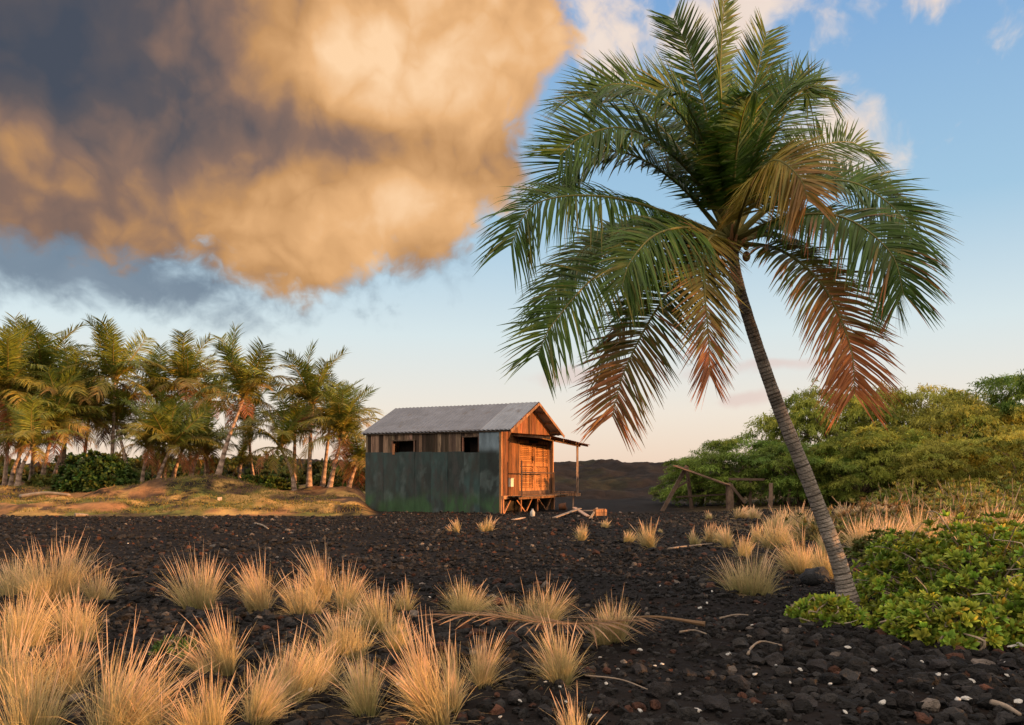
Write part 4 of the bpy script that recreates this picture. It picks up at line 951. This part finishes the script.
# ------------------------------------------------------------------ fallen palm frond, branches, driftwood
def onground(pts, dz=.04):
    out = []
    for px, py in pts:
        p = foot(px, py); p[2] += dz; out.append(p)
    return out
cv = onground([(705, 641), (650, 638), (600, 650), (545, 658), (490, 662), (445, 665)], .07)
cv = [q+np.array([0, 0, .05+.05*i]) for i, q in enumerate(cv)]
g = frond(cv, 70, .5, .020, .011, (.26, .16, .09), (.42, .28, .17), (.22, .14, .08), droop=.14, segs=3, seed=77, vee=.05, bare=.22, ragged=.5)
c = cv[2]; o = g.build('fallen_frond', M['grass'], org=c); tag(o, 'fallen dry brown palm frond lying across the lava between grass clumps', 'palm frond')
for pts, r0, lb, nm in (
    ([(748, 660), (752, 652), (762, 648), (782, 650)], .012, 'pale curved twig lying on the rubble below the palm', 'twig'),
    ([(786, 620), (800, 627), (810, 632)], .010, 'short pale stick left of the palm foot', 'twig'),
    ([(680, 640), (694, 638), (706, 643)], .010, 'bleached stick at the right end of the fallen frond', 'twig'),
    ([(992, 714), (1006, 720), (1020, 728)], .018, 'thick pale driftwood stick in the bottom right corner', 'driftwood'),
    ([(585, 684), (620, 690), (650, 700)], .006, 'thin dead stalk on the rubble beside the bottom plumes', 'twig'),
    ([(668, 552), (690, 549), (712, 546)], .02, 'grey branch lying in the open lava near the tufts', 'twig'),
    ([(720, 626), (735, 622), (748, 624)], .010, 'thin grey twig above the curved twig', 'twig'),
    ([(255, 525), (262, 528), (268, 531)], .03, 'pale stick on the far lava in front of the grove', 'twig'),
    ([(20, 502.5), (45, 506), (70, 509)], .09, 'long pale driftwood log on the bank under the left palms', 'driftwood'),
    ([(75, 518.5), (88, 518)], .07, 'short white log at the edge of the lava on the left', 'driftwood')):
    P = []
    for px, py in pts:
        if 'bank' in lb: p = at(px, 36.0)
        else: p = foot(px, py)
        p[2] += r0+.035; P.append(p)
    cv, _ = catmull(P, 16)
    o = G().tube(cv, np.linspace(r0, r0*.6, 16), 7, (.21, .165, .125)).build(nm, M['timber'], smooth=True, org=P[0]); tag(o, lb, 'stick' if nm == 'twig' else 'driftwood')
p = at(221, 36.5)
o = G().box(p-np.array([.12, .1, .02]), (.17, .05, .02), (-.05, .16, 0), (0, .02, .19), (.46, .34, .26)).build('white_block', M['coral'], org=p); tag(o, 'small white block standing on the bank below the big curved palm', 'block')

# ------------------------------------------------------------------ sky, sun, camera
SUN_AZ, SUN_EL = -18.0, 5.6                       # degrees from +X towards +Y; elevation
sd = Vector((math.cos(R(SUN_EL))*math.cos(R(SUN_AZ)), math.cos(R(SUN_EL))*math.sin(R(SUN_AZ)), math.sin(R(SUN_EL))))
sl = bpy.data.lights.new('sun', 'SUN'); sl.energy = 5.0; sl.angle = R(.6); sl.color = (1.0, .46, .16)
so = bpy.data.objects.new('sun', sl); COL.objects.link(so); so.rotation_mode = 'QUATERNION'; so.rotation_quaternion = sd.to_track_quat('Z', 'Y'); so.location = sd*60

w = bpy.data.worlds.new('World'); scene.world = w; w.use_nodes = True; nt = w.node_tree; nt.nodes.clear()
class E:                                           # tiny expression wrapper over math nodes
    def __init__(s, sock): s.s = sock
    def _op(s, op, *o):
        n = nt.nodes.new('ShaderNodeMath'); n.operation = op
        for i, v in enumerate((s,)+o):
            if isinstance(v, E): nt.links.new(v.s, n.inputs[i])
            else: n.inputs[i].default_value = v
        return E(n.outputs[0])
    def __add__(s, o): return s._op('ADD', o)
    def __sub__(s, o): return s._op('SUBTRACT', o)
    def __mul__(s, o): return s._op('MULTIPLY', o)
    def __truediv__(s, o): return s._op('DIVIDE', o)
def sm(x, a, b):
    n = nt.nodes.new('ShaderNodeMapRange'); n.interpolation_type = 'SMOOTHSTEP'; nt.links.new(x.s, n.inputs['Value'])
    n.inputs['From Min'].default_value = a; n.inputs['From Max'].default_value = b; return E(n.outputs[0])
tc = nt.nodes.new('ShaderNodeTexCoord'); sx = nt.nodes.new('ShaderNodeSeparateXYZ'); nt.links.new(tc.outputs['Generated'], sx.inputs[0])
dx, dy, dz = (E(sx.outputs[i]) for i in range(3))
U = dx._op('ARCTAN2', dy)*8.58; Vv = dz._op('ARCSINE')*8.58      # azimuth and elevation, 1 unit = 6.7 degrees
def vec(a, b, c=0.0):
    n = nt.nodes.new('ShaderNodeCombineXYZ')
    for i, v in enumerate((a, b, c)):
        if isinstance(v, E): nt.links.new(v.s, n.inputs[i])
        else: n.inputs[i].default_value = v
    return n.outputs[0]
def noise(a, b, scale, detail=8.0, rough=.6, seed=0.0, color=False):
    n = nt.nodes.new('ShaderNodeTexNoise'); nt.links.new(vec(a, b, seed), n.inputs['Vector'])
    n.inputs['Scale'].default_value = scale; n.inputs['Detail'].default_value = detail; n.inputs['Roughness'].default_value = rough
    if color:
        s_ = nt.nodes.new('ShaderNodeSeparateColor'); nt.links.new(n.outputs['Color'], s_.inputs[0]); return E(s_.outputs[0])-.5, E(s_.outputs[1])-.5
    return E(n.outputs['Fac'])
w1_, w2_ = noise(U, Vv, .7, 2, .4, 3.3, True)
U1 = U+w1_*.5; V1 = Vv+w2_*.5
def ang(px, py):
    x = (px-512)/F; z = (HZ-py)/F; return math.atan(x)*8.58, math.atan(z/math.sqrt(1+x*x))*8.58
def blob(px, py, rx, ry, u=U1, v=V1):
    a, b = ang(px, py); X = (u-a)*(100/rx); Y = (v-b)*(100/ry); return X*X+Y*Y
def union(lst, **k):
    r_ = None
    for b in lst:
        v = blob(*b, **k)._op('SQRT')*-1.0+1.0; v = v*(min(b[2], b[3])/100.0)
        r_ = v if r_ is None else r_._op('SMOOTH_MAX', v, .25)
    return r_
def gauss(*b): return (blob(*b)*-1.0)._op('EXPONENT')
w3_, w4_ = noise(U, Vv, 2.0, 3, .5, 6.1, True)
U2 = U1+w3_*.30; V2 = V1+w4_*.30
n1 = noise(U1, V1, .75, 4, .5, 1.0); nb = noise(U2, V2, 1.9, 4, .55, 8.0); nbl = noise(U2+.13, V2-.10, 1.9, 3, .45, 8.0)
nc = noise(U2, V2, 5.0, 4, .58, 9.0)
big_ = union([(100, 60, 330, 150), (380, 40, 185, 155), (300, 190, 160, 80), (275, 240, 80, 62), (60, 150, 180, 58), (430, 150, 125, 66)])
edge = (n1-.5)*.75+(nb-.5)*.55+(nc-.5)*.30
m_big = sm(big_+edge, -.06, .19)
wisp = union([(40, 235, 200, 58), (190, 288, 140, 42), (330, 270, 90, 34), (20, 200, 150, 60), (385, 250, 60, 26)])
m_wisp = sm(wisp+(n1-.5)*.8+(nb-.5)*.9+(nc-.5)*.35, -.06, .40)
sml = union([(615, 48, 66, 44), (745, 18, 100, 38), (835, 122, 66, 46), (895, 148, 36, 18), (930, 8, 55, 18), (1022, 45, 22, 12), (585, 10, 50, 34), (400, 262, 34, 14), (500, 215, 40, 14)])
m_sml = sm(sml+(n1-.5)*.45+(nb-.5)*.8+(nc-.5)*.40, .00, .34)
lowc = union([(690, 375, 26, 8), (775, 364, 55, 6), (740, 404, 30, 5), (590, 382, 40, 6)])
m_low = sm(lowc+(n1-.5)*.25+(nb-.5)*.16, -.03, .05)
def billow(sc, seed, det, ox=0.0, oy=0.0):          # rounded heaps parted by creases
    return (noise(U2+ox, V2+oy, sc, det, .42, seed)-.5)._op('ABSOLUTE')*2.0
bA = billow(.95, 21.0, 2); bB = billow(2.3, 22.0, 3); bA2 = billow(.95, 21.0, 2, .16, -.12)
relief = (n1-.5)*.36+(nb-nbl)*.22+(bA-.2)*.27+(bB-.2)*.22+(bA-bA2)*.28+(nc-.5)*.10
light = gauss(480, 60, 150, 110)*.52+gauss(330, 65, 95, 66)*.30+gauss(290, 236, 110, 62)*.40+gauss(70, 162, 170, 30)*.07+gauss(440, 205, 90, 30)*.26-gauss(380, 148, 140, 20)*.24-gauss(270, 140, 60, 40)*.08-gauss(110, 55, 150, 70)*.26-gauss(20, 30, 90, 60)*.10
L_ = relief+light+.40
def ramp(x, stops):
    n = nt.nodes.new('ShaderNodeValToRGB'); nt.links.new(x.s, n.inputs[0]); cr = n.color_ramp
    while len(cr.elements) < len(stops): cr.elements.new(.5)
    for e, (p_, c_) in zip(cr.elements, stops): e.position = p_; e.color = (*c_, 1)
    return n.outputs[0]
CG = .57
c_big = ramp(L_, [(0.0, (.062, .072, .098)), (.20, (.105, .092, .10)), (.40, (.25, .155, .115)), (.58, (.54, .285, .115)), (.80, (.80, .45, .20)), (1.0, (.98, .66, .39))])
c_wisp = ramp(relief+.45, [(0.0, (.07, .12, .19)), (.6, (.16, .21, .28)), (1.0, (.42, .38, .38))])
c_sml = ramp(relief+.55, [(0.0, (.74, .60, .56)), (.45, (.95, .74, .58)), (1.0, (1.05, .89, .73))])
c_low = ramp(relief+.5, [(0.0, (.62, .45, .42)), (1.0, (.85, .62, .55))])
sky = nt.nodes.new('ShaderNodeTexSky'); sky.sky_type = 'NISHITA'; sky.sun_disc = False
sky.sun_elevation = R(SUN_EL); sky.sun_rotation = R(90-SUN_AZ); sky.air_density = 1.0; sky.dust_density = 1.2; sky.ozone_density = 2.5
def bg(colsock, strength):
    n = nt.nodes.new('ShaderNodeBackground'); n.inputs['Strength'].default_value = strength
    if colsock is not None: nt.links.new(colsock, n.inputs['Color'])
    return n
def mixs(f, a, b):
    n = nt.nodes.new('ShaderNodeMixShader'); nt.links.new(f.s, n.inputs[0]); nt.links.new(a.outputs[0], n.inputs[1]); nt.links.new(b.outputs[0], n.inputs[2]); return n
cur = bg(sky.outputs[0], .15)
hz_c = ramp(Vv/5.2, [(0.0, (.97, .72, .56)), (.12, (.96, .84, .73)), (.27, (.76, .85, .86)), (.48, (.40, .62, .80)), (1.0, (.13, .32, .70))])
cur = mixs(sm(dy, -.5, .05)*.85, cur, bg(hz_c, .56))
over = noise(dx, dy, 1.6, 6, .6, 2.0)             # unseen warm cloud overhead and behind the viewer, added to lift the fill
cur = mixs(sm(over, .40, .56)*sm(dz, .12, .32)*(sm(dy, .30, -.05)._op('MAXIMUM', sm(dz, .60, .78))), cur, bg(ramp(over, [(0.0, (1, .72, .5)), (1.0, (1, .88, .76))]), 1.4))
cur = mixs(m_low*.55, cur, bg(c_low, CG)); cur = mixs(m_sml*.82, cur, bg(c_sml, CG)); cur = mixs(m_wisp*.85, cur, bg(c_wisp, CG)); cur = mixs(m_big*.985, cur, bg(c_big, CG))
wo = nt.nodes.new('ShaderNodeOutputWorld'); nt.links.new(cur.outputs[0], wo.inputs[0])
w.cycles.sampling_method = 'MANUAL'; w.cycles.sample_map_resolution = 256

cam = bpy.data.cameras.new('camera'); cam.sensor_width = 36; cam.lens = F/1024*36; cam.clip_end = 20000; cam.clip_start = .05
cam.shift_y = (HZ-362.5)/1024
co = bpy.data.objects.new('camera', cam); COL.objects.link(co); co.location = (0, 0, CAMH); co.rotation_euler = (R(90), 0, 0); scene.camera = co
scene.view_settings.view_transform = 'Standard'; scene.view_settings.look = 'None'; scene.view_settings.exposure = 0.85; scene.view_settings.gamma = 1.0
scene.render.resolution_x = 1024; scene.render.resolution_y = 725
scene.cycles.max_bounces = 4; scene.cycles.diffuse_bounces = 3; scene.cycles.glossy_bounces = 2; scene.cycles.transparent_max_bounces = 8; scene.cycles.use_denoising = True
